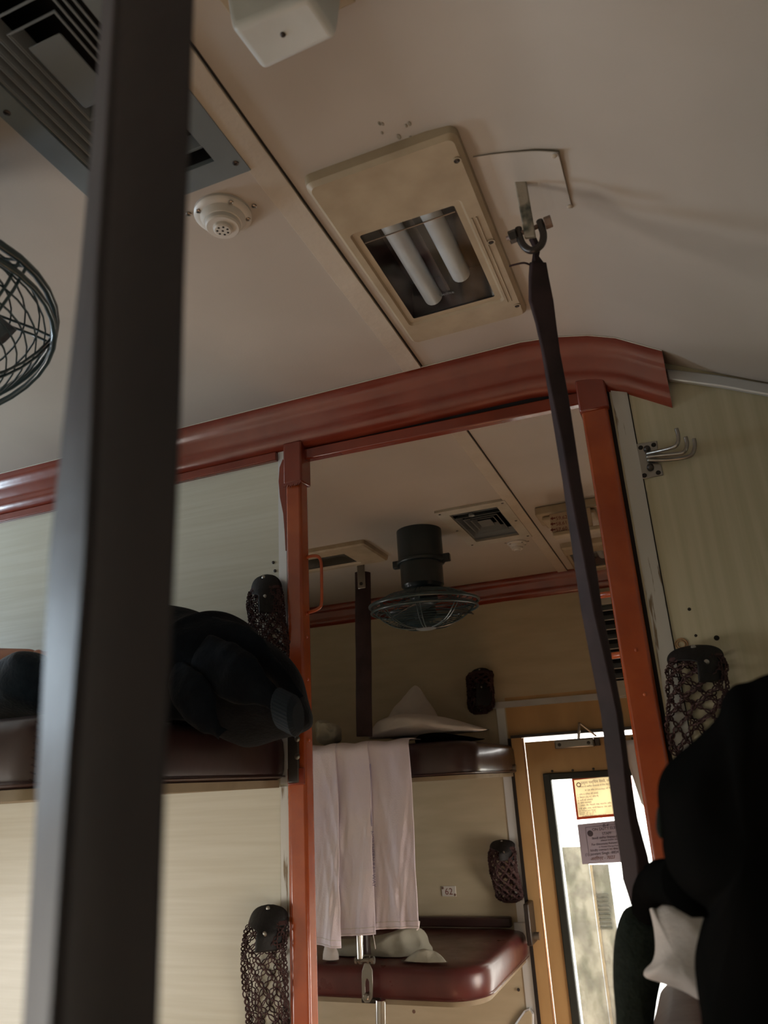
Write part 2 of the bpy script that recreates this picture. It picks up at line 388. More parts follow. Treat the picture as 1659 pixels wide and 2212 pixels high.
# outer walls with window openings
def side_wall(name, x0, x1, wins, ztop, label):
    mb = MB(); y0, y1 = BACK, 4.5
    cur = y0
    for (a, b, z0, z1) in wins:
        mb.box((x0, cur, -EYE), (x1, a, ztop)); mb.box((x0, a, -EYE), (x1, b, z0)); mb.box((x0, a, z1), (x1, b, ztop)); cur = b
    mb.box((x0, cur, -EYE), (x1, y1, ztop))
    return struct(name, mb, M['wall'], label)
side_wall('wall_left', XL-0.06, XL, [(-0.14, 0.54, -0.90, -0.30), (0.66, 1.06, 0.20, 0.52), (1.95, 2.6, -0.95, -0.5)], 0.66, 'outer wall beyond the upper berth on the left')
side_wall('wall_right', XR, XR+0.06, [(0.2, 1.05, -0.92, -0.4), (2.0, 2.9, -0.9, -0.35)], 0.42, 'outer wall beside the side berths')
for n, (x, a, b, z0, z1) in enumerate([(XL, -0.14, 0.54, -0.90, -0.30), (XL, 0.66, 1.06, 0.20, 0.52), (XL, 1.95, 2.6, -0.95, -0.5), (XR, 0.2, 1.05, -0.92, -0.4), (XR, 2.0, 2.9, -0.9, -0.35)]):
    mb = MB(); t = 0.025
    for q in ((a-t, a, z0-t, z1+t), (b, b+t, z0-t, z1+t), (a, b, z0-t, z0), (a, b, z1, z1+t)):
        mb.box((x-0.012, q[0], q[2]), (x+0.012, q[1], q[3]))
    struct('window_%d' % (n+1), mb, M['alu'], 'aluminium window frame in the outer wall')
mb = MB().box((XL-0.05, BACK-0.05, -EYE), (XR+0.05, BACK, H)); struct('wall_back', mb, M['wall'], 'laminate wall behind the camera')

# ---- near partition
PX0, PX1 = XL, -0.757
wl = struct('wall_left_partition', MB().box((XL, D, -EYE), (PX1, D+0.03, 0.80)), M['wall'], 'cream laminate partition behind the left upper berth')
mb = MB().box((-0.780, D-0.002, 0.012), (-0.7575, D, 0.728)); obj('edge_strip', mb, M['alu'], wl)
mb = MB().box((-0.780, D-0.002, -1.2), (-0.7575, D, 0.008)); obj('edge_strip', mb, M['alupeel'], wl)
mb = MB(); pts = [onY(x, y, D-0.0024) for x, y in ((611, 992), (604, 1010), (602, 1040), (605, 1075), (612, 1110), (615, 1150), (617, 1190), (619, 1190), (618, 1000))]
mb.rings([pts, [p+Vector((0, -0.0006, 0)) for p in pts]]); obj('paint_smear', mb, M['redbeam'], wl)
mb = MB().box((-0.7605, D-0.006, -1.2), (-0.7572, D, 0.01)); obj('paint_edge', mb, M['orange'], wl)
mb = MB().box((-0.7590, D-0.0052, 0.01), (-0.7570, D, 0.74)); obj('joint_shadow', mb, M['gap'], wl)
for (x, y) in [(594, 1233), (590, 1215)]: screw(wl, onY(x, y, D-0.001), (0, -1, 0), 0.0035)
wr_poly = [(-0.052, -EYE), (XR, -EYE), (XR, 0.36), (0.42, 0.525), (0.22, 0.642), (0.14, 0.684), (0.053, 0.731), (-0.05, 0.78)]
wr = struct('wall_right_partition', MB().prism([(x, D, z) for x, z in wr_poly][::-1], (0, 0.03, 0)), M['wallR'], 'cream laminate partition right of the aisle with a coat hook')
mb = MB()
a, b, c, d = (-0.047, 0.70), (-0.018, 0.70), (-0.018, -EYE+0.3), (-0.047, -EYE+0.3)
mb.prism([(x, D-0.003, z) for x, z in (a, b, c, d)], (0, 0.003, 0)); obj('edge_strip', mb, M['alupeel'], wr)
mb = MB().box((-0.0178, D-0.0008, -1.2), (-0.0160, D-0.0001, 0.69)); obj('panel_joint', mb, M['gap'], wr)
holem = MB()
for (x, y, r) in [(1489, 1316, .003), (1503, 1373, .0025), (1548, 1378, .0045)]:
    p = onY(x, y, D-0.0004); holem.lathe([(r, 0), (r*0.5, 0.0006)], Matrix.Translation(p) @ Matrix.Rotation(math.pi/2, 4, 'X'), 10)
obj('screw_hole', holem, M['gap'], wr)
p = onY(1472, 1392, D); mb = MB()
for r in (0.0095, 0.006): mb.tube([p+Vector((r*math.cos(t)*1.05, -0.0008, r*math.sin(t))) for t in [k*math.pi/9 for k in range(18)]], 0.0014, 5, closed=True)
obj('rust_ring', mb, mat('rust_mark', rgb(132, 88, 56), 0.9, col2=rgb(168, 140, 104), nscale=60), wr)
# trim following the ceiling curve over the right partition
def strip_along(pts, y0, th, hgt):
    """pts (x,z) lower line; a bar of height hgt and depth th in front of plane y0"""
    mb = MB(); mb.rings([[(x, y0-th, z), (x, y0, z), (x, y0, z+hgt), (x, y0-th*0.5, z+hgt)] for x, z in pts]); return mb
cove = [(0.058, 0.686), (0.142, 0.650), (0.22, 0.611), (0.42, 0.492), (0.61, 0.335)]
struct('trim_1', strip_along([(x, z) for x, z in cove], D, 0.012, 0.027), M['alu'], 'grey metal cove trim above the right partition', bevel=0.003)

# ---- ceiling seam strip
mb = MB().box((-0.4475, BACK, H-0.006), (-0.4085, 1.335, H+0.001)); mb.box((-0.4475, 1.40, H-0.006), (-0.4085, D2-0.01, H+0.001))
struct('trim_2', mb, M['ceiltrim'], 'cream cover strip running along the ceiling seam', bevel=0.001)
mb = MB().box((-0.4085, BACK, H-0.0022), (-0.4062, 1.335, H+0.001)); mb.box((-0.4085, 1.40, H-0.0022), (-0.4062, D2-0.01, H+0.001))
struct('trim_3', mb, M['gap'], 'dark joint line beside the ceiling strip')

# ---- beams (ribbed red mouldings)
def beam_mesh(y, flip, x_list, drop, prot, ridge=True):
    rings = []
    prof = []
    N = 22
    for k in range(N+1):
        t = k/N
        zz = -t*drop
        yy = prot*(1-t)**0.8
        if ridge: yy += 0.0045*max(0, math.sin(t*math.pi*3))**0.7 if math.sin(t*math.pi*3) > 0 else 0
        prof.append((yy, zz))
    prof += [(-0.01, -drop), (-0.01, 0.0)]
    for x in x_list:
        zc = ceil_z(x)
        w = 0.0016*noise.noise(Vector((x*7, 1.3, 0)))
        rings.append([(x, y-yy+w, zc+zz+w) for yy, zz in prof])
    return MB().rings(rings)
xl = [XL+0.0+k*0.06 for k in range(42)]; xl = [x for x in xl if x < -0.25]+[-0.2, -0.16, -0.13, -0.10, -0.07, -0.045, -0.02, 0.01, 0.035, 0.056]
b1 = obj('beam', beam_mesh(D, 1, xl, 0.098, 0.05), M['redbeam'], None, auto=50)
tag(b1, 'near glossy red ribbed beam across the ceiling above both posts', 'beam')
mb = MB(); mb.rings([[(x, D-0.012+yy, ceil_z(x)-0.098-zz) for yy, zz in ((0, 0), (0.014, 0), (0.014, 0.020), (0, 0.020))] for x in [x for x in xl if x < -0.79]+[-0.7805]])
obj('lower_flange', mb, M['redbeam'], b1, bevel=0.002)
# bead line of paint along the top
mb = MB(); mb.tube([(x, D-0.0505, ceil_z(x)-0.0012) for x in xl], 0.0012, 5); obj('caulk_line', mb, M['ceiltrim'], b1)
b2 = obj('beam', beam_mesh(D2, 1, [XL+k*0.1 for k in range(22)]+[-0.2, -0.13, -0.07, -0.02, 0.05], 0.092, 0.04), M['redbeam'], None, auto=50)
tag(b2, 'far dark red beam above the end wall beyond the fan', 'beam')

# ---- transom bar between posts
mb = MB()
a1 = onY(686, 962, D); a2 = onY(686, 986, D); c1 = onY(1252, 846, D); c2 = onY(1252, 872, D)
def bar(p, q, h, y0, y1):
    return MB().rings([[(p.x, y0, p.z), (p.x, y1, p.z), (p.x, y1, p.z-h), (p.x, y0, p.z-h)], [(q.x, y0, q.z), (q.x, y1, q.z), (q.x, y1, q.z-h), (q.x, y0, q.z-h)]])
a1.z += (a1.x+0.716)*-0.02; a1.x = -0.716
tr = obj('transom_bar', bar(a1, c1, a1.z-a2.z, D, D+0.02), M['redbeam'], None, bevel=0.003)
tag(tr, 'slim red painted bar under the near beam spanning the aisle', 'bar')
mb = bar(Vector((a1.x, 0, a1.z+0.012)), Vector((c1.x, 0, c1.z+0.02)), 0.022, D+0.012, D+0.03); obj('gap_strip', mb, M['gap'], tr)  # dark strip standing in for the dark gap between beam and transom

# ---- posts
pl = empty('post', (-0.738, D+0.0175, -EYE), 'glossy red-orange square post left of the aisle with a grab handle', 'post')
obj('shaft', MB().box((-0.757, D-0.012, -EYE), (-0.719, D+0.024, 0.76)), M['red'], pl, bevel=0.006, seg=3)
mb = MB().rings([[(-0.7595, D-0.017, z), (-0.714, D-0.017, z), (-0.7125, D+0.028, z), (-0.7595, D+0.028, z)] for z in (0.635, 0.735)])
obj('collar', mb, M['redbeam'], pl, bevel=0.004)
mb = MB(); random.seed(3)
for k in range(26): mb.tube([(-0.7595+k*0.0018, D-0.0175, 0.637), (-0.7595+k*0.0018, D-0.0178, 0.632-random.uniform(0, 0.007))], 0.0013, 5)
obj('paint_drip', mb, M['redbeam'], pl, kind='stuff')
h1 = onX(686, 1214, -0.716); h2 = onX(686, 1326, -0.716)
hy = h1.y
mb = MB().tube(spline([(-0.719, D+0.012, h1.z), (-0.705, D+0.012, h1.z+0.001), (-0.691, D+0.012, h1.z-0.004), (-0.6855, D+0.012, h1.z-0.02), (-0.6855, D+0.012, (h1.z+h2.z)/2), (-0.687, D+0.012, h2.z+0.016), (-0.694, D+0.012, h2.z+0.002), (-0.719, D+0.012, h2.z-0.004)], 6), 0.0035, 8)
obj('grab_handle', mb, M['orange'], pl, smooth=True, label='thin bent painted grab handle')
for y in (1383, 1472, 1600, 1335): 
    p = onX(686, y, -0.7185); screw(pl, (-0.7188, D+0.004, p.z), (1, 0, 0), 0.003, M['orange'])
# hinge bracket plate of the upper berth on the post
mb = MB().box((-0.7555, D-0.018, 0.012), (-0.731, D-0.012, 0.105)); obj('bracket_plate', mb, M['darksteel'], pl, bevel=0.003)
for y in (1596, 1634): p = onY(642, y, D-0.018); screw(pl, p, (0, -1, 0), 0.006, M['steel'], 'bolt')
mb = MB().box((-0.757, D-0.0165, 0.009), (-0.72, D-0.0122, 0.04)); obj('mounting_tab', mb, M['redbeam'], pl, bevel=0.002)
pr = empty('post', (-0.083, D+0.0175, -EYE), 'glossy orange square post right of the aisle beside the coat hook wall', 'post')
obj('shaft', MB().box((-0.107, D-0.012, -EYE), (-0.057, D+0.026, 0.74)), M['red'], pr, bevel=0.006, seg=3)
obj('collar', MB().box((-0.110, D-0.017, 0.655), (-0.054, D+0.03, 0.725)), M['redbeam'], pr, bevel=0.004)
obj('shaded_side', MB().box((-0.057, D+0.0, -EYE), (-0.051, D+0.02, 0.70)), M['gap'], pr)  # dark strip standing in for the shade on the post's right side
for (x, y) in [(1374, 1404), (1393, 1500)]: screw(pr, onY(x, y, D-0.0125), (0, -1, 0), 0.003, M['orange'])
# ladder rungs behind the right post
lad = empty('ladder_steps', (-0.13, D+0.06, 0.1), 'short orange foot rungs poking out behind the right aisle post', 'ladder')
for (x, y) in [(1315, 1284), (1336, 1415)]:
    p = onY(x, y, D+0.05); mb = MB().tube([(p.x-0.018, p.y, p.z), (p.x+0.07, p.y, p.z+0.002)], 0.006, 8); obj('rung', mb, M['orange'], lad, smooth=True)
for y in (D+0.05,):
    obj('rail', MB().box((-0.078, y-0.008, -0.6), (-0.062, y+0.008, 0.5)), M['orange'], lad, bevel=0.003)

# ---- far wall
FX = -0.745
wf = struct('wall_front', MB().box((XL, D2, -EYE), (FX, D2+0.04, H)), M['wallF'], 'beige end wall behind the far berths')
ztop = 0.152
mb = MB().prism([(FX, D2, 0.318), (XR, D2, 0.318), (XR, D2, 0.36), (0.42, D2, 0.53), (0.22, D2, 0.65), (0.053, D2, 0.735), (-0.07, D2, 0.80), (FX, D2, H)][::-1], (0, 0.04, 0)); obj('upper_panel', mb, M['wallF'], wf)
mb = MB().box((FX, D2, ztop), (XR, D2+0.04, 0.318)); obj('header_panel', mb, M['ochre'], wf, label='ochre panel above the end door')
mb = MB().box((-0.10, D2, -EYE), (XR, D2+0.04, ztop)); obj('side_panel', mb, M['wallF'], wf)
p1 = onY(1060, 1532, D2); p2 = onY(1345, 1497, D2)
mb = MB().rings([[(x, D2-0.014, z), (x, D2, z), (x, D2, z+0.026), (x, D2-0.006, z+0.026)] for x, z in ((p1.x, p1.z), (-0.12, p1.z-0.003))]); obj('header_trim', mb, M['alu'], wf)
p1 = onY(1074, 1530, D2); p2 = onY(1100, 1640, D2)
mb = MB().box((-0.785, D2-0.004, -1.3), (-0.750, D2, p1.z)); obj('edge_strip', mb, M['alu'], wf)
mb = MB().box((-0.748, D2-0.012, -1.4), (-0.735, D2+0.04, ztop+0.0)); obj('jamb_joint', mb, M['gap'], wf)
mb = MB().box((-0.735, D2-0.006, -1.4), (-0.690, D2+0.04, ztop)); obj('door_jamb', mb, M['ochre'], wf)
mb = MB().box((-0.735, D2-0.014, ztop), (-0.1, D2-0.001, ztop+0.012)); obj('door_head', mb, M['darksteel'], wf)
for (x, y) in [(1123, 1827), (1120, 2138)]: screw(wf, onY(x, y, D2-0.007), (0, -1, 0), 0.006)
for (x, y) in [(894, 2185)]: screw(wf, onY(x, y, D2), (0, -1, 0), 0.007, M['rust'])
# door
dr = struct('door_1', MB().box((-0.682, D2+0.004, -1.45), (-0.622, D2+0.036, 0.134)), M['ochre'], 'ochre end door with a tall dusty window')
obj('top_rail', MB().box((-0.622, D2+0.004, 0.008), (-0.13, D2+0.036, 0.134)), M['ochre'], dr)
obj('right_stile', MB().box((-0.205, D2+0.004, -1.45), (-0.13, D2+0.036, 0.008)), M['ochre'], dr)
obj('bottom_rail', MB().box((-0.622, D2+0.004, -1.45), (-0.205, D2+0.036, -1.05)), M['ochre'], dr)
mb = MB()
gx0, gx1, gz0, gz1, t = -0.622, -0.205, -1.05, 0.008, 0.026
mb.box((gx0, D2-0.004, gz0), (gx0+t+0.004, D2+0.03, gz1)); mb.box((gx1-t, D2-0.004, gz0), (gx1, D2+0.03, gz1))
mb.box((gx0+t, D2-0.004, gz1-t), (gx1-t, D2+0.03, gz1)); mb.box((gx0+t, D2-0.004, gz0), (gx1-t, D2+0.03, gz0+t))
obj('window_seal', mb, M['rubber'], dr, bevel=0.004)
obj('window_pane', MB().box((gx0+t, D2+0.010, gz0+t), (gx1-t, D2+0.014, gz1-t)), M['doorglass'], dr)
mb = MB().box((-0.690, D2-0.006, -1.45), (-0.683, D2+0.0, 0.15)); obj('lit_edge_line', mb, M['litedge'], dr, bevel=0.002)  # thin bright line painted in for the lit gap beside the door
for (x, y) in [(1193, 1666), (1237, 1664), (1282, 1661), (1366, 1595)]: screw(dr, onY(x, y, D2+0.003), (0, -1, 0), 0.005)
# closer
clo = obj('door_closer', MB().box((-0.555, D2-0.032, 0.098), (-0.40, D2+0.002, 0.131)), M['steel'], dr, bevel=0.005, label='grey door closer box')
q = onY(1250, 1560, D2-0.02)
mb = MB(); e1 = onY(1249, 1602, D2-0.02); e2 = onY(1252, 1562, D2-0.05); e3 = onY(1288, 1590, D2-0.01)
mb.tube([e1, e2], 0.006, 8); mb.tube([e2, e3], 0.004, 8); mb.lathe([(0.012, -0.006), (0.012, 0.006)], Matrix.Translation(e1), 14)
obj('closer_arm', mb, M['steel'], clo, auto=40)
mb = MB().box((-0.398, D2-0.022, 0.10), (-0.378, D2+0.002, 0.129)); obj('end_cap', mb, M['darksteel'], clo, bevel=0.003)
for xx in (-0.535, -0.42): screw(clo, (xx, D2-0.0325, 0.113), (0, -1, 0), 0.007, M['darksteel'])
# vestibule behind the door
def vpanel(xa_, xb_, y_top, yy, m_, parent=None, nm='panel'):
    za = onY(xa_, y_top, yy).z; x0_ = onY(xa_, 1900, yy).x; x1_ = onY(xb_, 1900, yy).x
    return MB().box((x0_, yy, -1.65), (x1_, yy+0.02, za))
ve = struct('wall_vestibule', vpanel(1222, 1276, 1830, 4.2, None), M['vestibule'], 'mottled grey panels of the bright vestibule beyond the door')
obj('inner_panel', vpanel(1284, 1318, 1868, 4.2, None), M['vestibule'], ve)
obj('bright_bar', vpanel(1277, 1283, 1868, 4.19, None), M['white'], ve)
ga_, gb_ = onY(1287, 1935, 4.19), onY(1313, 1935, 4.19)
for k in range(9): obj('grille_slat', MB().box((ga_.x, 4.186, ga_.z-k*0.018), (gb_.x, 4.199, ga_.z+0.008-k*0.018)), M['greymetal'], ve)

# ================================================================== THINGS
# ---- vents
def vent(rect, hole, label, pale, sgn):
    x0, y0, x1, y1 = rect; hx0, hy0, hx1, hy1 = hole
    t = empty('air_vent', ((x0+x1)/2, (y0+y1)/2, H-0.012), label, 'vent')
    fm = M['greyvent'] if pale else M['greymetal']
    mb = MB(); z0, z1 = H-0.008, H
    for a in ((x0, y0, x1, hy0), (x0, hy1, x1, y1), (x0, hy0, hx0, hy1), (hx1, hy0, x1, hy1)): mb.box((a[0], a[1], z0), (a[2], a[3], z1))
    fr_ = obj('frame', mb, fm, t)
    mb = MB(); dz = H+0.10
    mb.add([(hx0, hy0, H), (hx1, hy0, H), (hx1, hy1, H), (hx0, hy1, H), (hx0, hy0, dz), (hx1, hy0, dz), (hx1, hy1, dz), (hx0, hy1, dz)],
           [(0, 1, 5, 4), (1, 2, 6, 5), (2, 3, 7, 6), (3, 0, 4, 7), (4, 5, 6, 7)])
    obj('duct', mb, M['duct'], t)
    cx, cyy = (hx0+hx1)/2, (hy0+hy1)/2+(0.0 if not pale else 0.012)
    w = (hx1-hx0)/2; hl = (hy1-hy0)/2-(0.02 if not pale else 0.045)
    for k, f in enumerate((0.98, 0.84, 0.70, 0.56, 0.42) if not pale else (0.97, 0.72, 0.50)):
        hw = w*f; hh = hl*f; zt = H-0.003+0.003*k; zb = zt+0.016
        d_ = 0.010
        mb = MB()
        o_ = [(cx-hw, cyy-hh), (cx+hw, cyy-hh), (cx+hw, cyy+hh), (cx-hw, cyy+hh)]
        i_ = [(cx-hw+d_, cyy-hh+d_), (cx+hw-d_, cyy-hh+d_), (cx+hw-d_, cyy+hh-d_), (cx-hw+d_, cyy+hh-d_)]
        q_ = [(px+(0.0025 if px < cx else -0.0025), py+(0.0025 if py < cyy else -0.0025)) for px, py in o_]
        mb.rings([[(px, py, zt) for px, py in o_], [(px, py, zb) for px, py in i_], [(px, py, zb+0.001) for px, py in i_], [(px, py, zt) for px, py in q_]], cap=False, closed=True)
        mb.tube([(px, py, zt) for px, py in o_], 0.0016, 5, closed=True)
        obj('louver_ring', mb, M['louver'], t)
    hw = w*0.30; mb = MB().rings([[(cx+sx*hw*f, cyy+sy*hl*0.30*f, z) for sx, sy in ((-1, -1), (1, -1), (1, 1), (-1, 1))] for f, z in ((1, H+0.004), (0.55, H+0.02))]); obj('centre_plate', mb, M['louver'], t, bevel=0.002)
    for k in range(3):
        for yy in ((hy0+0.004+k*0.011, hy1-0.007-k*0.011) if pale else (hy0+0.003+k*0.007,)):
            obj('slat', MB().box((hx0, yy, H-0.002), (hx1, yy+0.003, H+0.012)), M['louver'], t)
    kn = (cx-0.01, hy0+0.02, H-0.01)
    obj('knob', MB().lathe([(0.004, 0.012), (0.004, 0), (0.010, 0), (0.010, -0.006), (0.003, -0.009)], Matrix.Translation(kn), 14), M['louver'], t, auto=40)
    for sx in (x0+0.012, x1-0.012):
        for sy in (y0+0.02, (y0+y1)/2, y1-0.02): screw(fr_, (sx, sy, H-0.008), (0, 0, -1), 0.0045)
    return t
vent(VENT1, V1H, 'large grey square air vent near the camera, top left', False, 1)
vent(VENT2, V2H, 'smaller pale framed air vent beyond the aisle beside the far fan', True, -1)

# ---- ceiling lamps
def lamp(rect, hole, label, zc=H, drop=0.02, tubes=True, raised=True):
    x0, y0, x1, y1 = rect; hx0, hy0, hx1, hy1 = hole
    t = empty('ceiling_lamp', ((x0+x1)/2, (y0+y1)/2, zc-drop), label, 'lamp')
    def rr(a, b, c, d, r, z, n=4):
        pts = []
        for (cx, cyy, s) in ((c-r, d-r, 0), (a+r, d-r, 1), (a+r, b+r, 2), (c-r, b+r, 3)):
            for k in range(n+1):
                an = math.pi/2*(s+k/n); pts.append((cx+r*math.cos(an), cyy+r*math.sin(an), z))
        return pts
    o0 = rr(x0, y0, x1, y1, 0.012, zc+0.001); o1 = rr(x0+0.002, y0+0.002, x1-0.002, y1-0.002, 0.012, zc-drop*0.7); o2 = rr(x0+0.008, y0+0.008, x1-0.008, y1-0.008, 0.010, zc-drop)
    i0 = rr(hx0-0.012, hy0-0.014, hx1+0.014, hy1+0.014, 0.008, zc-drop); i1 = rr(hx0-0.009, hy0-0.010, hx1+0.010, hy1+0.010, 0.006, zc-drop+0.004)
    i2 = rr(hx0, hy0, hx1, hy1, 0.004, zc-drop+0.005); i3 = rr(hx0, hy0, hx1, hy1, 0.004, zc+0.06)
    t_frame = obj('frame', MB().rings([o0, o1, o2, i0, i1, i2], cap=False), M['frame'], t, auto=25)
    mb = MB().rings([i2, i3], cap=False); mb.add(i3, [tuple(range(len(i3)))]); obj('housing', mb, M['lampin'], t)
    obj('window_pane', MB().box((hx0, hy0, zc-drop+0.0065), (hx1, hy1, zc-drop+0.0085)), M['glass'], t)
    if tubes:
        w = hx1-hx0
        for fx, l0, l1 in ((0.30, 0.0, 0.93), (0.72, 0.0, 0.76)):
            cx = hx0+w*fx
            obj('lamp_tube', MB().tube([(cx, hy0+0.004, zc+0.006), (cx, hy0+(hy1-hy0)*l1, zc+0.006)], 0.0165, 16), M['tube'], t, smooth=False, auto=40)
        obj('divider', MB().box((hx0+w*0.50, hy0, zc+0.002), (hx0+w*0.53, hy1-0.03, zc+0.06)), M['lampin'], t)
        for yy in (hy0+0.012, ): obj('retaining_wire', MB().tube([(hx0+0.002, yy+0.006, zc-drop+0.004), (hx1-0.002, yy, zc-drop+0.004)], 0.0012, 6), M['steel'], t)
    return t
l1 = lamp(LAMP1, L1H, 'cream framed ceiling lamp with unlit tubes beside the strap bracket')
for (x, y) in [(987, 346), (1061, 522), (1117, 660)]: 
    p = onZ(x, y, H-0.02); obj('screw_cup', MB().lathe([(0.0065, 0), (0.0065, -0.002), (0.0045, -0.002), (0.004, 0.0)], Matrix.Translation((p.x, p.y, H-0.0198)), 14, cap=False), M['frame'], l1)
    screw(l1, (p.x, p.y, H-0.0205), (0, 0, -1), 0.0042)
for dx in (0, 0.007):
    obj('pressed_rib', MB().tube([(-0.186+dx, 0.93, H-0.0205), (-0.186+dx, 1.165, H-0.0205)], 0.0014, 6), M['frame'], l1)
p = onZ(950, 642, H-0.016)
text('maker_mark', 'Unilite', 0.010, (p.x, p.y, H-0.0145), (1, 0.05, 0), (0, -1, 0), M['greymetal'], l1)
l2 = lamp((-0.372, 2.80, -0.17, 3.20), L2H, 'far ceiling lamp with a dark window below the berth number sign', drop=0.028)
l3 = lamp((-1.40, 2.36, -0.985, 2.605), L3H, 'cream ceiling lamp partly hidden behind the left post', tubes=False)

# ---- smoke detectors
def detector(px, py, r, label):
    p = onC(px, py); t = empty('smoke_detector', (p.x, p.y, H-0.05), label, 'detector')
    T = Matrix.Translation((p.x, p.y, H))
    bs_ = obj('base', MB().lathe([(r, 0.001), (r, -0.004), (r*0.93, -0.007), (r*0.78, -0.009)], T, 36), M['white'], t, auto=30)
    obj('dome', MB().lathe([(r*0.80, -0.007), (r*0.76, -0.012), (r*0.66, -0.018), (r*0.62, -0.0185), (r*0.60, -0.024), (r*0.55, -0.0265), (r*0.34, -0.026), (r*0.32, -0.030), (r*0.27, -0.0315)], T, 36), M['white'], t, auto=30)
    mb = MB()
    for k in range(8):
        a = 2*math.pi*k/7; rr_ = r*0.19 if k < 7 else 0
        mb.lathe([(r*0.045, 0), (r*0.02, -0.0006)], Matrix.Translation((p.x+rr_*math.cos(a), p.y+rr_*math.sin(a), H-0.0316)), 8)
    obj('grille_hole', mb, M['gap'], t)
    for a in (0.5, 2.4, 4.0, 5.6): screw(bs_, (p.x+r*0.86*math.cos(a), p.y+r*0.86*math.sin(a), H-0.0085), (0, 0, -1), 0.004, M['steel'])
    for a in (0.1, 3.6): screw(t, (p.x+r*1.18*math.cos(a), p.y+r*1.18*math.sin(a), H-0.001), (0, 0, -1), 0.004, M['steel'])
    return t
detector(482, 462, 0.043, 'round white smoke detector beside the large grey vent')
detector(1116, 1172, 0.036, 'small round white smoke detector beside the far pale vent')

# ---- white box on the ceiling, top of the frame
f = 0.06
q = [onZ(500, 62, H-f), onZ(570, 155, H-f), onZ(728, 82, H-f), onZ(668, -8, H-f)]
t = empty('ceiling_box', (-0.30, 0.53, H-f), 'white rounded box on the ceiling at the top edge', 'box')
c = sum(q, Vector())/4
top = [Vector((p.x+(p.x-c.x)*0.16, p.y+(p.y-c.y)*0.16, H)) for p in q]
mid = [Vector((p.x+(p.x-c.x)*0.05, p.y+(p.y-c.y)*0.05, H-f+0.012)) for p in q]
obj('cover', MB().rings([top, mid, q]), M['whitebox'], t, bevel=0.007, seg=4)
base = [Vector((p.x+(p.x-c.x)*s, p.y+(p.y-c.y)*s, z)) for s, z in ((0.42, H-0.004),) for p in q]
obj('base_plate', MB().rings([[p+Vector((0, 0, 0.005)) for p in base], base]), M['frame'], t, bevel=0.002)
p = onZ(611, 75, H-f-0.0005); screw(t, p, (0, 0, -1), 0.003)

# ---- berth number sign in the far bay
t = empty('berth_sign', (-0.27, 2.42, H-0.1), 'beige ceiling sign with arrows and berth numbers, right of the far vent', 'sign')
a = onZ(1153, 1100, H-0.0); x0s = -0.375; x1s = -0.17
obj('mount', MB().box((x0s, 2.345, H-0.03), (x1s, 2.47, H)), M['frame'], t, bevel=0.006, seg=3)
obj('mount_step', MB().box((x0s+0.018, 2.36, H-0.045), (x1s-0.018, 2.455, H-0.03)), M['frame'], t, bevel=0.006, seg=3)
YS = 2.338
s0 = onY(1186, 1111, YS); s1 = onY(1190, 1151, YS)
zt = s0.z; zb = s1.z; xs0 = s0.x
obj('number_plate', MB().box((xs0, YS, zb), (x1s-0.03, YS+0.006, zt)), M['signplate'], t, bevel=0.002)
for s_, yy_ in (('59,62', 1119.5), ('58,61', 1131.5), ('57,60', 1144)):
    c0_ = onY(1201, yy_+4, YS-0.0004); c0_.z -= 0.0005
    text('berth_number', s_, 0.0165, (c0_.x, YS-0.0004, c0_.z), (1, 0, 0), (0, 0, 1), M['inkred'], t)
    c = onY(1193, yy_+0.5, YS-0.0006)
    obj('arrow', MB().add([c+Vector(v)*0.85 for v in ((-0.008, 0, 0), (0.002, 0, -0.007), (0.002, 0, -0.0025), (0.012, 0, -0.0025), (0.012, 0, 0.0025), (0.002, 0, 0.0025), (0.002, 0, 0.007))], [(0, 1, 2, 3, 4, 5, 6)]), M['inkred'], t)
obj('lower_rail', MB().box((xs0+0.004, 2.33, zb-0.016), (x1s, 2.37, zb-0.002)), M['frame'], t, bevel=0.003)

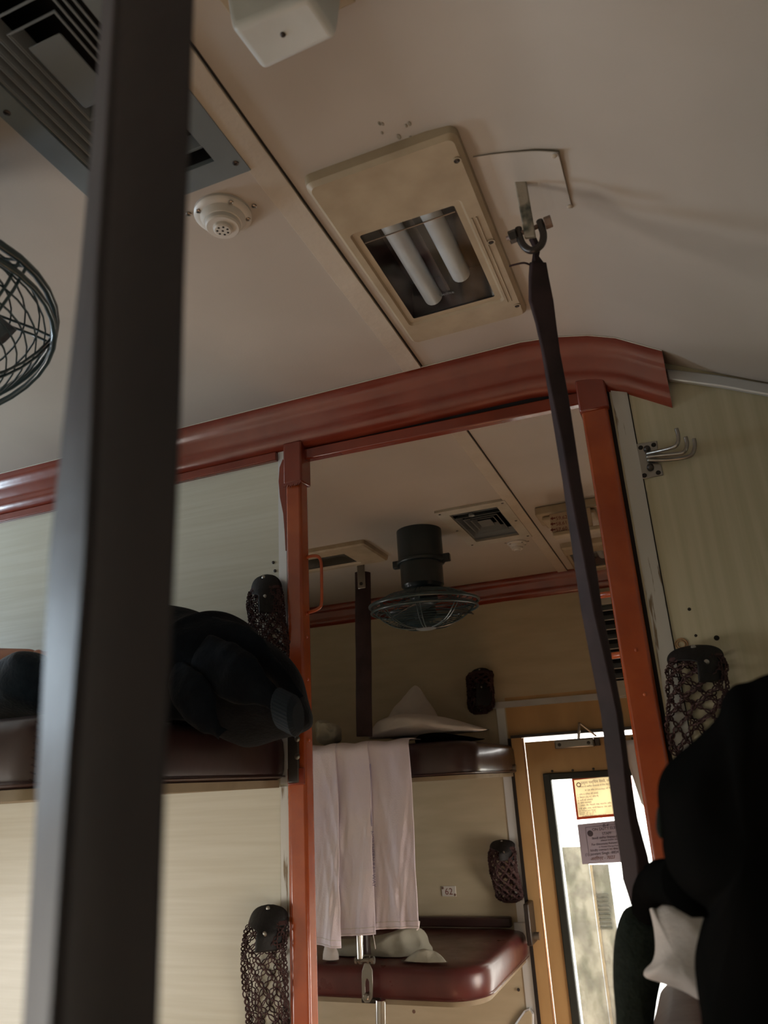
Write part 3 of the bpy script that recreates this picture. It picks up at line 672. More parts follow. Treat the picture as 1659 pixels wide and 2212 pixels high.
# ---- fans
def fan(cx, cy2, zt, label, scale=1.0, tilt=(0, 0), cage_r=0.19, wires=16, body=True):
    t = empty('ceiling_fan', (cx, cy2, zt-0.34*scale), label, 'fan')
    T = Matrix.Translation((cx, cy2, zt)); s = scale
    obj('mount', MB().lathe([(0.074*s, 0), (0.074*s, -0.10*s), (0.071*s, -0.103*s)], T, 36), M['teal'], t, auto=35)
    mb = MB().lathe([(0.070*s, -0.10*s), (0.079*s, -0.102*s), (0.079*s, -0.112*s), (0.070*s, -0.114*s)], T, 36)
    for a in (0.05, math.pi-0.05): mb.box((-0.014*s, -0.011*s, -0.115*s), (0.014*s, 0.011*s, -0.09*s), T @ Matrix.Rotation(a, 4, 'Z') @ Matrix.Translation((0.084*s, 0, 0)))
    obj('collar', mb, M['teal'], t, bevel=0.003)
    obj('motor_housing', MB().lathe([(0.069*s, -0.112*s), (0.069*s, -0.185*s), (0.060*s, -0.195*s), (0.045*s, -0.198*s), (0.045*s, -0.23*s), (0.03*s, -0.245*s)], T, 36), M['teal'], t, auto=35)
    C = Matrix.Translation((cx, cy2, zt-0.245*s)) @ Matrix.Rotation(tilt[0], 4, 'X') @ Matrix.Rotation(tilt[1], 4, 'Y')
    R = cage_r*s
    def circ(r, z, n=40): return [C @ Vector((r*math.cos(2*math.pi*k/n), r*math.sin(2*math.pi*k/n), z)) for k in range(n)]
    def bowl(u): # u 0..1 from rim to centre on the lower side
        a = u*math.pi/2; return (R*math.cos(a)**0.55, -0.075*s*math.sin(a)**0.8)
    def bowl_up(u):
        a = u*math.pi/2; return (R*math.cos(a)**0.5, 0.040*s*math.sin(a))
    obj('guard_rim', MB().tube(circ(R*1.01, 0), 0.0052*s, 8, closed=True), M['tealwire'], t, smooth=True)
    obj('guard_band', MB().tube(circ(R*0.985, -0.020*s), 0.004*s, 8, closed=True), M['tealwire'], t, smooth=True)
    mb = MB()
    for k in range(1, wires):
        r = R*(0.16+0.84*k/wires); z = -0.075*s*(1-(r/R)**3.2)-0.0
        mb.tube(circ(r, z), 0.0013*s, 4, closed=True)
    obj('guard_wire', mb, M['tealwire'], t, kind='stuff')
    mb = MB()
    for k in range(7):
        r = R*(0.45+0.55*k/7); z = 0.042*s*(1-(r/R)**3)
        mb.tube(circ(r, z), 0.0014*s, 4, closed=True)
    obj('rear_guard_wire', mb, M['tealwire'], t, kind='stuff')
    for k in range(8):
        a = 2*math.pi*k/8+0.2
        d = Vector((math.cos(a), math.sin(a), 0)); n_ = Vector((-d.y, d.x, 0))
        mb = MB()
        for sd in (-1, 1):
            pts = []
            for j in range(9):
                r = R*(1.0-0.86*j/8); z = -0.077*s*(1-(r/R)**3.2)
                pts.append(C @ (d*r+n_*sd*0.0065*s*(0.4+0.6*r/R)+Vector((0, 0, z-0.001))))
            mb.tube(pts, 0.0019*s, 5)
            mb.tube([C @ (d*r+n_*sd*0.0065*s+Vector((0, 0, 0.044*s*(1-(r/R)**3)))) for r in (R, R*0.9, R*0.7, R*0.4, R*0.25)], 0.0019*s, 5)
        obj('guard_strut', mb, M['tealwire'], t)
    obj('centre_cap', MB().lathe([(0.030*s, -0.074*s), (0.033*s, -0.079*s), (0.022*s, -0.083*s)], C, 24), M['greymetal'], t, auto=35)
    for k in range(3):
        a = 2*math.pi*k/3+0.5; RM = C @ Matrix.Rotation(a, 4, 'Z')
        obj('blade', MB().grid(lambda u, v: RM @ Vector((s*(0.03+0.118*u), s*(v-0.5)*(0.05+0.10*math.sin(math.pi*min(1, u*0.8+0.1))), s*(-0.03+0.035*(v-0.5)))), 6, 5), M['teal'], t, smooth=True, solid=0.002)
    obj('hub', MB().lathe([(0.035*s, -0.01), (0.038*s, -0.03*s), (0.03*s, -0.05*s), (0.01*s, -0.055*s)], C, 20), M['teal'], t, auto=35)
    return t
fan(-0.785, 2.38, H, 'dark teal caged ceiling fan in the far bay', 1.05, (0.05, 0.0), 0.172)
fan(-0.825, 0.50, H-0.035, 'dark teal caged fan cut off by the left edge', 1.0, (0.12, -0.25), 0.20, 13)

# ---- berth slabs
def slab(name, x0, x1, y0, y1, z0, z1, label, rc, m, top_extra=None, right_round=True):
    """mattress on a frame: plan outline with rounded front-right corner"""
    t = empty(name, ((x0+x1)/2, y1, z0), label, 'berth')
    def plan(ins):
        pts = [(x0, y1), (x0, y0+ins)]
        n = 10; r = rc-ins
        for k in range(n+1):
            a = -math.pi/2+math.pi/2*k/n
            pts.append((x1-rc+r*math.cos(a), y0+rc+r*math.sin(a)))
        pts.append((x1-ins, y1)); return pts
    h = z1-z0; prof = []
    n = 8
    for k in range(n+1):
        a = -math.pi/2+math.pi*k/n
        prof.append((0.5*h*0.38*(1-math.cos(a)), (z0+z1)/2+h/2*math.sin(a)*1.0 if True else 0))
    prof = [(0.020, z0+0.001), (0.006, z0+0.006), (0.001, z0+0.02), (0, z0+h*0.5), (0.002, z1-0.022), (0.010, z1-0.007), (0.026, z1-0.001), (rc*0.6, z1+0.004), (rc*0.9, z1+0.006)]
    mb = MB().rings([[(px, py, z) for px, py in plan(i)] for i, z in prof])
    obj('mattress', mb, m, t, auto=50)
    obj('base_board', MB().rings([[(px, py, z) for px, py in plan(0.012)] for z in (z0-0.012, z0+0.002)]), M['underside'], t, auto=40)
    mb = MB()
    pts = [(px, py, z0+0.008) for px, py in plan(-0.0005)][1:]
    mb.tube(pts, 0.0018, 5); obj('piping', mb, m, t)
    return t
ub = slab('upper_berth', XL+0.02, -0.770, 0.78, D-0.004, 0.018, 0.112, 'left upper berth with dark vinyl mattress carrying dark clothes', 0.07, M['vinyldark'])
mb = MB(); random.seed(6)
for k in range(9):
    z = 0.028+k*0.009; mb.tube([(-0.80, 0.7795+0.0085, z), (-0.806, 0.7790+0.006, z+0.003)], 0.0012, 4)
obj('seam_stitch', mb, M['strap'], ub)
FU = 2.60
zt = onY(900, 1606, FU).z; zb = onY(900, 1686, FU).z
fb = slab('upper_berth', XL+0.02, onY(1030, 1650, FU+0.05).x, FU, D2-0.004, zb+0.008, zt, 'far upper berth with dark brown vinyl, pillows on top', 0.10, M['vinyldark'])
mb = MB().box((-0.745, D2-0.09, zb+0.01), (-0.730, D2, zb+0.09)); obj('hinge_bracket', mb, M['darksteel'], fb, bevel=0.003)
mb = MB().lathe([(0.012, -0.02), (0.012, 0.02)], Matrix.Translation((-0.737, D2-0.05, zb+0.03)) @ Matrix.Rotation(math.pi/2, 4, 'Y'), 14); obj('hinge_pin', mb, M['steel'], fb)
zt2 = onY(950, 2092, FU).z; zb2 = onY(950, 2168, FU).z
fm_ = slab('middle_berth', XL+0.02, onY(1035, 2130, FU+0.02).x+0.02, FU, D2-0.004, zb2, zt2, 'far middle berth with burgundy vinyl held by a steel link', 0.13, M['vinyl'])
mb = MB().box((-0.735, D2-0.10, zb2+0.06), (-0.715, D2-0.004, zb2+0.20)); obj('hinge_bracket', mb, M['darksteel'], fm_, bevel=0.004)
mb = MB().lathe([(0.014, -0.02), (0.014, 0.02)], Matrix.Translation((-0.715, D2-0.05, zb2+0.085)) @ Matrix.Rotation(math.pi/2, 4, 'Y'), 14); obj('hinge_pin', mb, M['steel'], fm_)
# dark backrest pad on far wall above middle berth
a = onY(915, 1981, D2-0.03); b = onY(1108, 1983, D2-0.03)
bp = obj('backrest_pad', MB().box((XL+0.05, D2-0.035, zt2+0.012), (b.x-0.01, D2-0.001, a.z)), M['vinyldark'], None, bevel=0.006)
tag(bp, 'flat dark brown backrest pad on the wall above the middle berth', 'backrest')
cl = obj('wall_clip', MB().box((-0.80, D2-0.012, a.z-0.09), (-0.745, D2-0.001, a.z-0.02)), M['alu'], bp, bevel=0.002)
# side upper berth under the camera
sb = empty('side_berth', (0.25, 0.4, -0.37), 'brown vinyl side berth at the lower right under pillow and backpack', 'berth')
def side_plan(ins):
    r = 0.12-ins; pts = [(XR-0.02, BACK+0.02), (XR-0.02, 1.28-ins)]
    for k in range(9):
        a = math.pi/2+math.pi/2*k/8; pts.append((-0.112+0.12+r*math.cos(a), 1.28-0.12+r*math.sin(a)))
    pts.append((-0.112+ins, BACK+0.02)); return pts
obj('mattress', MB().rings([[(px, py, z) for px, py in side_plan(i)] for i, z in ((0.02, -0.345), (0.004, -0.335), (0, -0.30), (0.006, -0.268), (0.028, -0.250), (0.10, -0.244))]), M['vinylbrown'], sb, auto=50)
obj('base_board', MB().rings([[(px, py, z) for px, py in side_plan(0.012)] for z in (-0.362, -0.344)]), M['underside'], sb)

sb2 = empty('side_berth', (0.25, 2.3, -0.37), 'brown vinyl side berth of the far bay, unseen, added to block window light', 'berth')  # unseen berth, added to keep right window light off the upper end wall
obj('mattress', MB().box((-0.10, 1.47, -0.335), (XR-0.02, 3.10, -0.245)), M['vinylbrown'], sb2, bevel=0.025, seg=4)
obj('base_board', MB().box((-0.09, 1.48, -0.355), (XR-0.02, 3.09, -0.336)), M['underside'], sb2)

# ---- far strap
t = empty('berth_strap', onY(783, 1420, FU+0.03), 'black vinyl strap hanging beside the far fan from ceiling to berth', 'strap')
a0 = onY(766, 1236, FU+0.03); a1 = onY(801, 1236, FU+0.03); b0 = onY(769, 1592, FU+0.03); b1_ = onY(805, 1592, FU+0.03)
rings = []
for k in range(9):
    f = k/8; l = a0.lerp(b0, f); r = a1.lerp(b1_, f); w = 0.002*math.sin(k*1.7)
    rings.append([(l.x, l.y+w, l.z), ((l.x+r.x)/2, l.y-0.008+w, l.z), (r.x, r.y+w, r.z), ((l.x+r.x)/2, l.y+0.008+w, l.z)])
obj('sleeve', MB().rings(rings), M['strap'], t, bevel=0.002)
p = onY(781, 1255, FU+0.018); obj('bracket', MB().box((p.x-0.016, p.y-0.004, p.z-0.03), (p.x+0.016, p.y+0.002, H)), M['steel'], t, bevel=0.003)
screw(t, (p.x, p.y-0.005, p.z-0.012), (0, -1, 0), 0.007, M['darksteel'], 'bolt')

# ---- right strap (hero) with bracket and shackle
st = empty('berth_strap', (-0.105, 0.93, -0.2), 'long dark vinyl strap hanging from a ceiling shackle at the right', 'strap')
TB = [(566, 1143, 1181, .2), (600, 1141, 1187, .12), (650, 1141, 1197, .1), (700, 1156, 1203, .1), (760, 1169, 1211, .12), (860, 1185, 1230, .2), (960, 1201, 1245, .35), (1040, 1214, 1257, .35),
      (1120, 1225, 1271, .42), (1210, 1238, 1287, .5), (1320, 1254, 1303, .6), (1430, 1275, 1325, .68), (1540, 1296, 1346, .75), (1640, 1308, 1358, .78), (1700, 1316, 1367, .72), (1770, 1325, 1379, .66),
      (1850, 1338, 1401, .6), (1900, 1344, 1410, .55), (1930, 1354, 1412, .5), (1955, 1362, 1412, .5), (1985, 1376, 1410, .5), (2010, 1384, 1404, .5)]
rings = []
for y, l, r, f in TB:
    yy = 0.93+0.03*(y-566)/1450
    L_, R_ = onY(l, y, yy), onY(r, y, yy-0.004)
    m_ = L_.lerp(R_, f); bk = L_.lerp(R_, 0.5)
    m_ = m_*(1-0.011/m_.length); 
    rings.append([L_, L_.lerp(m_, .5)+Vector((0, -0.001, 0)), m_, m_.lerp(R_, .5)+Vector((0, -0.001, 0)), R_, bk+Vector((0, 0.010, 0))])
obj('sleeve', MB().rings(rings), M['strap'], st, bevel=0.0015)
# stem into the shackle
c0 = onY(1160, 535, 0.93); c1 = onY(1161, 572, 0.93); c2 = onY(1152, 512, 0.93)
obj('stem', MB().rings([[p+Vector((-w, 0, 0)), p+Vector((0, -0.004, 0)), p+Vector((w, 0, 0)), p+Vector((0, 0.004, 0))] for p, w in ((onY(1150, 515, 0.93), 0.006), (c0, 0.006), (onY(1157, 556, .93), 0.0055), (c1, 0.010))]), M['strap'], st, bevel=0.001)
obj('tie_string', MB().tube(spline([onY(1145, 572, 0.925), onY(1132, 568, 0.92), onY(1115, 571, 0.92), onY(1100, 575, 0.92)], 5), 0.0016, 6), M['strap'], st, smooth=True)
# hanging bracket
bt0 = onC(1110, 388); bt1 = onC(1136, 387)
bb0 = onY(1133, 513, bt0.y+0.012); bb1 = onY(1157, 510, bt0.y+0.012)
mb = MB().rings([[bt0, bt1, bt1+Vector((0, 0.006, 0.0)), bt0+Vector((0, 0.006, 0.0))], [bb0, bb1, bb1+Vector((0, 0.006, 0)), bb0+Vector((0, 0.006, 0))]])
obj('ceiling_bracket', mb, M['grime'], st, bevel=0.002)
yb = bt0.y+0.012
pc = onY(1147, 500, yb+0.003)
sl = onY(1119, 492, yb); sr = onY(1165, 476, yb); bo = onY(1149, 540, yb)
obj('shackle', MB().tube(spline([sl+Vector((0, .003, 0.001)), onY(1122, 512, yb+.003), onY(1132, 532, yb+.003), onY(1149, 541, yb+.003), onY(1168, 530, yb+.003), onY(1174, 508, yb+.003), sr+Vector((0, .003, 0.001))], 6), 0.0052, 10), M['darksteel'], st, smooth=True)
q1 = onY(1094, 516, yb+.003); q2 = onY(1190, 478, yb+.003)
obj('bolt', MB().tube([q1, q2], 0.0033, 8), M['rust'], st, smooth=True)
dirv = (q2-q1).normalized()
def hexn(c, r, h, m, nm):
    T = Matrix.Translation(c) @ dirv.to_track_quat('Z', 'Y').to_matrix().to_4x4()
    obj(nm, MB().lathe([(r, -h/2), (r, h/2)], T, 6), m, st, bevel=0.0008)
hexn(onY(1108, 511, yb+.003), 0.0095, 0.011, M['darksteel'], 'nut')
hexn(onY(1184, 480, yb+.003), 0.0088, 0.010, M['rust'], 'bolt_head')
# snap button at the foot of the strap
p = onY(1391, 2014, 0.90); T = Matrix.Translation(p) @ Vector((0.25, -1, 0.0)).to_track_quat('Z', 'Y').to_matrix().to_4x4()
obj('snap_ring', MB().lathe([(0.0135, -0.002), (0.0135, 0.003), (0.0105, 0.0035), (0.010, 0.0)], T, 26, cap=False), M['steel'], st, auto=40, label='shiny metal fastening ring')
obj('snap_stud', MB().lathe([(0.009, 0), (0.0085, 0.004), (0.005, 0.0065), (0.001, 0.0072)], T, 22), M['steel'], st, smooth=True)
obj('snap_washer', MB().lathe([(0.015, -0.004), (0.015, -0.0015), (0.009, -0.001)], T, 22), M['darksteel'], st, auto=40)

# ---- ceiling patch plate
q = [onC(1022, 340, .002), onC(1205, 326, .004), onC(1236, 450, .002), onC(1070, 472, .001)]
mb = MB()
N = 8
def plate(u, v):
    a_ = q[0].lerp(q[1], u); b_ = q[3].lerp(q[2], u); p_ = a_.lerp(b_, v)
    return (p_.x, p_.y, ceil_z(p_.x)-0.0015-0.007*max(0, u-0.4)*1.6*(1-v*0.75)-0.0015*math.sin(u*5))
mb.grid(plate, 10, 6)
cp = obj('ceiling_patch', mb, M['ceiling'], None, solid=0.0015); tag(cp, 'thin warped cream cover plate behind the strap bracket', 'plate')
p = onC(1196, 332, 0.007); screw(cp, (p.x, p.y, p.z-0.004), (0, 0, -1), 0.004, M['ceiltrim'])
p = onC(1230, 445, 0.003); screw(cp, (p.x, p.y, p.z-0.001), (0, 0, -1), 0.004, M['ceiltrim'])

# ---- near strap across the left foreground
ns = empty('berth_strap', (-0.16, 0.19, -0.3), 'wide blurred dark strap crossing the left foreground', 'strap')
TN = [(-500, 250, 275, 452), (0, 213, 246, 428), (300, 190, 228, 418), (600, 163, 208, 408), (900, 130, 198, 400), (1200, 98, 183, 388), (1600, 78, 150, 370), (2212, 40, 108, 352), (2900, 0, 60, 330)]
rings = []
for y, l, m_, r in TN:
    yy = 0.185
    L_, R_, Mi = onY(l+8, y, yy+0.012), onY(r-8, y, yy), onY(m_, y, yy-0.006)
    dv = ray(m_, y).normalized()
    rings.append([L_, Mi, Mi.lerp(R_, 0.09)+dv*0.0022, Mi.lerp(R_, 0.20)-dv*0.0004, Mi.lerp(R_, 0.6)-dv*0.0003, R_, R_+dv*0.012, L_.lerp(R_, .5)+dv*0.016, L_+dv*0.004])
rings[0] = [p for p in rings[0]]
obj('sleeve', MB().rings(rings), M['strapnear'], ns, bevel=0.0012)

# ---- hook rack
hk = empty('coat_hook', onY(1405, 990, D), 'steel plate with three bent coat hooks on the right partition', 'hook')
c = onY(1404, 997, D)
hw, hh = 0.0215, 0.033
rot = math.radians(0)
pl4 = [onY(1375, 960, D), onY(1419, 953, D), onY(1433, 1027, D), onY(1386, 1036, D)]
mid = [onY(1421, 973, D), onY(1416, 977, D), onY(1421, 1001, D), onY(1428, 1004, D)]
poly = [pl4[0], pl4[1], mid[0], mid[1], mid[2], mid[3], pl4[2], pl4[3]]
hkp = obj('back_plate', MB().rings([poly, [p+Vector((0, -0.0025, 0)) for p in poly]]), M['steel'], hk, bevel=0.0008)
for (x, y) in [(1384, 967), (1412, 961), (1392, 1027), (1422, 1021)]:
    T = Matrix.Translation(onY(x, y, D-0.0026)) @ Matrix.Rotation(math.pi/2, 4, 'X'); obj('mounting_hole', MB().lathe([(0.0045, 0), (0.003, 0.0004)], T, 14), M['gap'], hkp)
for (x, y) in [(1398, 971), (1405, 1010)]:
    T = Matrix.Translation(onY(x, y, D-0.003)) @ Matrix.Rotation(math.pi/2, 4, 'X'); obj('rivet', MB().lathe([(0.0065, 0), (0.006, 0.006), (0.003, 0.009)], T, 16), M['darksteel'], hk, smooth=True)
for pts in ([(1397, 980, .01), (1425, 974, .028), (1455, 966, .045), (1464, 957, .05), (1465, 940, .05), (1461, 926, .05)],
            [(1397, 987, .01), (1430, 983, .02), (1470, 979, .03), (1481, 972, .033), (1484, 958, .033), (1481, 944, .033)],
            [(1399, 994, .008), (1440, 993, .012), (1484, 987, .016), (1497, 978, .018), (1501, 962, .018), (1499, 948, .018)]):
    obj('hook', MB().tube(spline([onY(x, y, D-d_) for x, y, d_ in pts], 6), 0.0036, 10), M['steel'], hk, smooth=True)

# ---- crochet mesh pockets
def mesh_pocket(path, width, Y, bulge, label, seed, flap_len=0.3, dens=(9, 13), grp=None, sag=1.0, cord=0.0011):
    """path: photo points of the pocket's centre line top to bottom (on plane Y)"""
    random.seed(seed)
    P = [onY(x, y, Y-bulge*0.5) for x, y in path]; sp = spline(P, 6)
    t = empty('net_pocket', P[-1], label, 'net pocket', grp)
    def cl(v):
        f = v*(len(sp)-1); i = min(int(f), len(sp)-2); return sp[i].lerp(sp[i+1], f-i)
    def prof(v):
        return (0.62+0.38*min(1, v*5))*(1 if v < 0.82 else math.cos((v-0.82)/0.18*1.15))
    def surf(u, v, off=0.0):
        c_ = cl(v); w = width/2*prof(v)+off; b = bulge*(0.25+0.75*math.sin(math.pi*min(1, v*1.15+0.1)))+off
        a = 2*math.pi*u
        return Vector((c_.x+w*math.cos(a), Y-0.002-b*0.5*(1-math.sin(a)*1.0)-0.0005, c_.z))
    nu, nv = dens
    J = {}
    def node(i, j):
        k = (i % nu, j)
        if k not in J:
            J[k] = surf(((i % nu)+(0.5 if j % 2 else 0))/nu+random.uniform(-.022, .022), 0.12+0.88*(j/nv)+random.uniform(-.010, .010), random.uniform(-.0015, .0015))
        return J[k]
    mb = MB()
    def braid(a, b):
        d = b-a; n1 = d.orthogonal().normalized(); n2 = d.normalized().cross(n1)
        for ph in (0, math.pi):
            pts = []
            for k in range(7):
                f = k/6; amp_ = 0.0021*sag*abs(math.sin(f*math.pi*2.0))+0.0003
                pts.append(a.lerp(b, f)+(n1*math.cos(ph)+n2*math.sin(ph))*amp_+n2*0.0006*math.sin(f*9+ph))
            mb.tube(pts, cord, 3, cap=False)
    for j in range(nv):
        for i in range(nu):
            a = node(i, j)
            if j % 2: n1, n2 = node(i, j+1), node(i+1, j+1)
            else: n1, n2 = node(i-1, j+1), node(i, j+1)
            for q_ in (n1, n2):
                if (a-q_).length < width*0.8: braid(a, q_)
    # rim cords
    for v in (0.12, 0.135, 0.99): mb.tube([surf(u/24, v, 0.001*math.sin(u*2)) for u in range(24)], cord*1.8, 4, closed=True)
    obj('net', mb, M['net'], t, kind='stuff')
    # leather backing tab: rounded top over the full width, lower tongue on the right half
    def tab(u, v):
        vv = v*flap_len; c_ = cl(vv); hw2_ = width*0.47
        top_w = math.sqrt(max(0.02, 1-(1-min(1, v/0.42))**2))
        r_ = hw2_*top_w; l_ = -hw2_*top_w if v < 0.45 else -hw2_*(1-min(1, (v-0.45)/0.12)*1.05)
        if v > 0.9: r_ *= 1-(v-0.9)*1.5
        x_ = l_+(r_-l_)*u
        return (c_.x+x_, Y-bulge*(0.40+0.75*min(1, v*1.5))*(1-(x_/(hw2_*1.25))**2)-0.004, c_.z+0.010*(1-v))
    tb_ = obj('leather_tab', MB().grid(tab, 14, 20), M['leather'], t, solid=0.0025, smooth=True)
    for v in (0.10, 0.62):
        c_ = cl(v*flap_len); q_ = Vector(tab(0.5 if v < .45 else 0.35, v)); screw(tb_, (q_.x, q_.y-0.0018, q_.z), (0, -1, 0), 0.0042, M['steel'], 'rivet')
    return t
mesh_pocket([(572, 1252), (574, 1300), (578, 1350), (584, 1400), (588, 1440)], 0.080, D, 0.045, 'frayed maroon net pocket on the left partition above the dark clothes', 1, 0.40, (11, 15), sag=1.6, cord=0.0015)
mesh_pocket([(584, 1968), (575, 2010), (571, 2060), (570, 2130), (568, 2215), (569, 2270)], 0.086, D, 0.05, 'large open maroon net pocket at the bottom beside the left post', 2, 0.36, (8, 12), sag=1.5, cord=0.0013)
mesh_pocket([(1500, 1408), (1504, 1440), (1507, 1500), (1505, 1560), (1500, 1640)], 0.092, D, 0.05, 'maroon net pocket with black tab on the right partition', 3, 0.42, (8, 11), sag=1.6, cord=0.0014)
mesh_pocket([(1037, 1448), (1037, 1470), (1036, 1505), (1034, 1540)], 0.112, D2, 0.09, 'small dark net pocket above the far upper berth', 4, 0.85, (10, 11), sag=1.8, cord=0.0036)
mesh_pocket([(1085, 1820), (1084, 1850), (1090, 1890), (1096, 1928), (1098, 1950)], 0.108, D2, 0.08, 'dark net pocket on the wall between the two far berths', 5, 0.3, (9, 11), sag=1.5, cord=0.0028)

# ---- number plate
p = onY(970, 1925, D2-0.001)
npl = obj('number_plate', MB().box((p.x-0.030, D2-0.004, p.z-0.019), (p.x+0.030, D2-0.0005, p.z+0.019)), M['white'], None, bevel=0.002)
tag(npl, 'small white plate numbered 62 between the far berths', 'number plate')
WORLDLOC[npl] = Vector(npl.location)
text('number', '62', 0.034, (p.x-0.017, D2-0.0045, p.z-0.012), (1, 0, 0), (0, 0, 1), M['inkred'], npl)
for s_ in (-1, 1): screw(npl, (p.x+s_*0.025, D2-0.004, p.z+(0.012 if s_ < 0 else -0.013)), (0, -1, 0), 0.005, M['rust'])

# ---- papers on the door window
YP = D2+0.0085
def paper(name, px, label, m):
    q = [onY(x, y, YP) for x, y in px]; x0 = (q[0].x+q[3].x)/2; x1 = (q[1].x+q[2].x)/2
    pts = [Vector(p) for p in q]
    mb = MB().rings([pts, [p+Vector((0, 0.0008, 0)) for p in pts]])
    o = obj(name, mb, m, None); tag(o, label, 'notice'); return o, q
n1, q = paper('paper_notice', [(1235, 1681), (1362, 1668), (1372, 1760), (1246, 1771)], 'cream printed notice with orange border on the door window', M['papercream'])
ii = [q[0]+Vector((.008, 0, -.008)), q[1]+Vector((-.008, 0, -.008)), q[2]+Vector((-.008, 0, .010)), q[3]+Vector((.008, 0, .010))]
fr4 = Vector((0, -0.0006, 0)); bk4 = Vector((0, -0.0001, 0))
obj('orange_border', MB().rings([[p+bk4 for p in q], [p+fr4 for p in q], [p+fr4 for p in ii], [p+bk4 for p in ii]], cap=False, closed=True), M['paperorange'], n1, label='orange printed border')
def put(parent, q, u, v, s_, size, m, nm='print_line', align='LEFT', shear=0):
    s_ = re.sub('([\u0915-\u0939]\u093c?)\u093f', '\u093f\\1', s_); size *= 0.66
    a_ = q[0].lerp(q[1], u); b_ = q[3].lerp(q[2], u); p_ = a_.lerp(b_, v)+Vector((0, -0.0011, 0))
    text(nm, s_, size, p_, (q[1]-q[0]), (q[0]-q[3]), m, parent, align, shear)
put(n1, q, 0.14, 0.17, 'उत्तर पश्चिम रेलवे, जोधपुर', 0.0205, M['inkred'], 'heading')
rows = [(0.12, .25, 'निम्न से संबंधित शिकायत के लिए दिए गए', .0125), (.2, .34, 'या QR कोड (WhatsApp) को स्कैन करें', .0125), (.06, .43, '1  कोच व परिसर की सफाई', .0125), (.06, .50, '2. बिस्तर (हेतु AC कोच में)', .0125),
        (.06, .57, '3. पानी की समस्या', .0125), (.06, .63, '4  कोच रखरखाव', .0125), (.1, .69, '(लाइट, सीट, खिड़की, पंखा, बर्थ/टैंक आदि)', .0115), (.06, .765, '5 वी. यूनिट, लाइट, संबंधी शिकायत  सेवा आदि', .0115),
        (.06, .815, 'AC Temperature Range', .010), (.06, .86, 'Summer   23° C   25° C', .010), (.06, .90, 'Winter   19    21° C', .010), (.10, .945, 'यह कोच में आपके यात्रा अनुभव हेतु है', .010)]
for u, v, s_, z in rows: put(n1, q, u, v, s_, z, M['inkbrown'])
for v, s_ in ((.43, '90011'), (.50, '81077'), (.57, '63770'), (.765, '90011'), (.815, '81246'), (.86, '9358')): put(n1, q, .66, v, s_, .0125, M['inkbrown'])
p = q[0].lerp(q[2], .0)+Vector((.024, -.0012, -.026))
obj('emblem', MB().tube([p+Vector((.0075*math.cos(a_), 0, .0075*math.sin(a_))) for a_ in [k*math.pi/8 for k in range(16)]], 0.0018, 5, closed=True), M['inkred'], n1)
n2, q = paper('paper_notice', [(1247, 1781), (1376, 1768), (1385, 1860), (1258, 1867)], 'grey duty notice for electrical staff below the orange one', M['papermauve'])
put(n2, q, .24, .20, 'ON DUTY ELECTRICAL', .0215, M['ink'])
put(n2, q, .40, .32, 'STAFF', .0205, M['ink'])
put(n2, q, .22, .415, 'बिजली संबंधित शिकायत हेतु संपर्क करें', .015, M['ink'])
put(n2, q, .36, .475, '(मोबाइल चार्जिंग, लाईट)', .012, M['ink'])
put(n2, q, .20, .56, 'For Electricity Related Complaint', .0165, M['ink'])
put(n2, q, .32, .625, 'in Mobile Charge Point, Light', .0125, M['ink'])
put(n2, q, .17, .705, 'kindly contact to this number', .0185, M['ink'])
put(n2, q, .07, .80, '(1) jaswant Singh -8824', .0205, M['ink'])
put(n2, q, .15, .92, 'अरविन्द - 7023', .0235, M['inkbrown'], 'handwriting', shear=.3)
put(n2, q, .42, .125, 'B-4', .024, M['ink'], 'handwriting', shear=.3)
p = q[0]+Vector((.045, -.0012, -.034))
obj('emblem', MB().lathe([(.011, 0), (.010, .0004)], Matrix.Translation(p) @ Matrix.Rotation(math.pi/2, 4, 'X'), 20), M['ink'], n2)
mb = MB()
for a_, b_ in ((q[0]+Vector((.03, -.001, -.012)), q[3]+Vector((.03, -.001, .03))), (q[0]+Vector((.03, -.001, -.012)), q[1]+Vector((0, -.001, -.012)))): mb.tube([a_, b_], .0006, 4)
obj('print_frame', mb, M['ink'], n2)

# ---- curtain by the door
def cur(u, v):
    top = onY(1340+90*u, 1600-6*u, D2-0.018); bot = onY(1385+62*u, 1735+60*u, D2-0.018)
    p_ = top.lerp(bot, v); return (p_.x, p_.y+0.012*math.sin(u*11+v*2), p_.z)
cu = obj('curtain', MB().grid(cur, 22, 10), M['linen'], None, smooth=True, solid=0.002); tag(cu, 'pale cloth hanging beside the end door behind the strap', 'curtain')

# ---- louvred unit far right
t = empty('louver_unit', onY(1330, 1400, D2-0.03), 'dark slatted louver in a pale frame seen between strap and right post', 'louver')
z1 = onY(1330, 1300, D2-0.03).z; z0 = onY(1340, 1470, D2-0.03).z
lx0 = onY(1300, 1400, D2-0.03).x; lx1 = lx0+0.26
mb = MB()
for a_ in ((lx0, z1-0.005, lx1, z1+0.03), (lx0, z0-0.06, lx1, z0), (lx0-0.012, z0-0.06, lx0, z1+0.03), (lx1, z0-0.06, lx1+0.012, z1+0.03)): mb.box((a_[0], D2-0.035, a_[1]), (a_[2], D2-0.001, a_[3]))
obj('frame', mb, M['greyvent'], t, bevel=0.002)
obj('backing', MB().box((lx0, D2-0.006, z0), (lx1, D2-0.001, z1)), M['duct'], t)
for k in range(8):
    zz = z0+(z1-z0)*(k+0.5)/8; T = Matrix.Translation(((lx0+lx1)/2, D2-0.02, zz)) @ Matrix.Rotation(0.7, 4, 'X')
    obj('slat', MB().box((-(lx1-lx0)/2, -0.018, -0.002), ((lx1-lx0)/2, 0.018, 0.002), T), M['louver'], t)

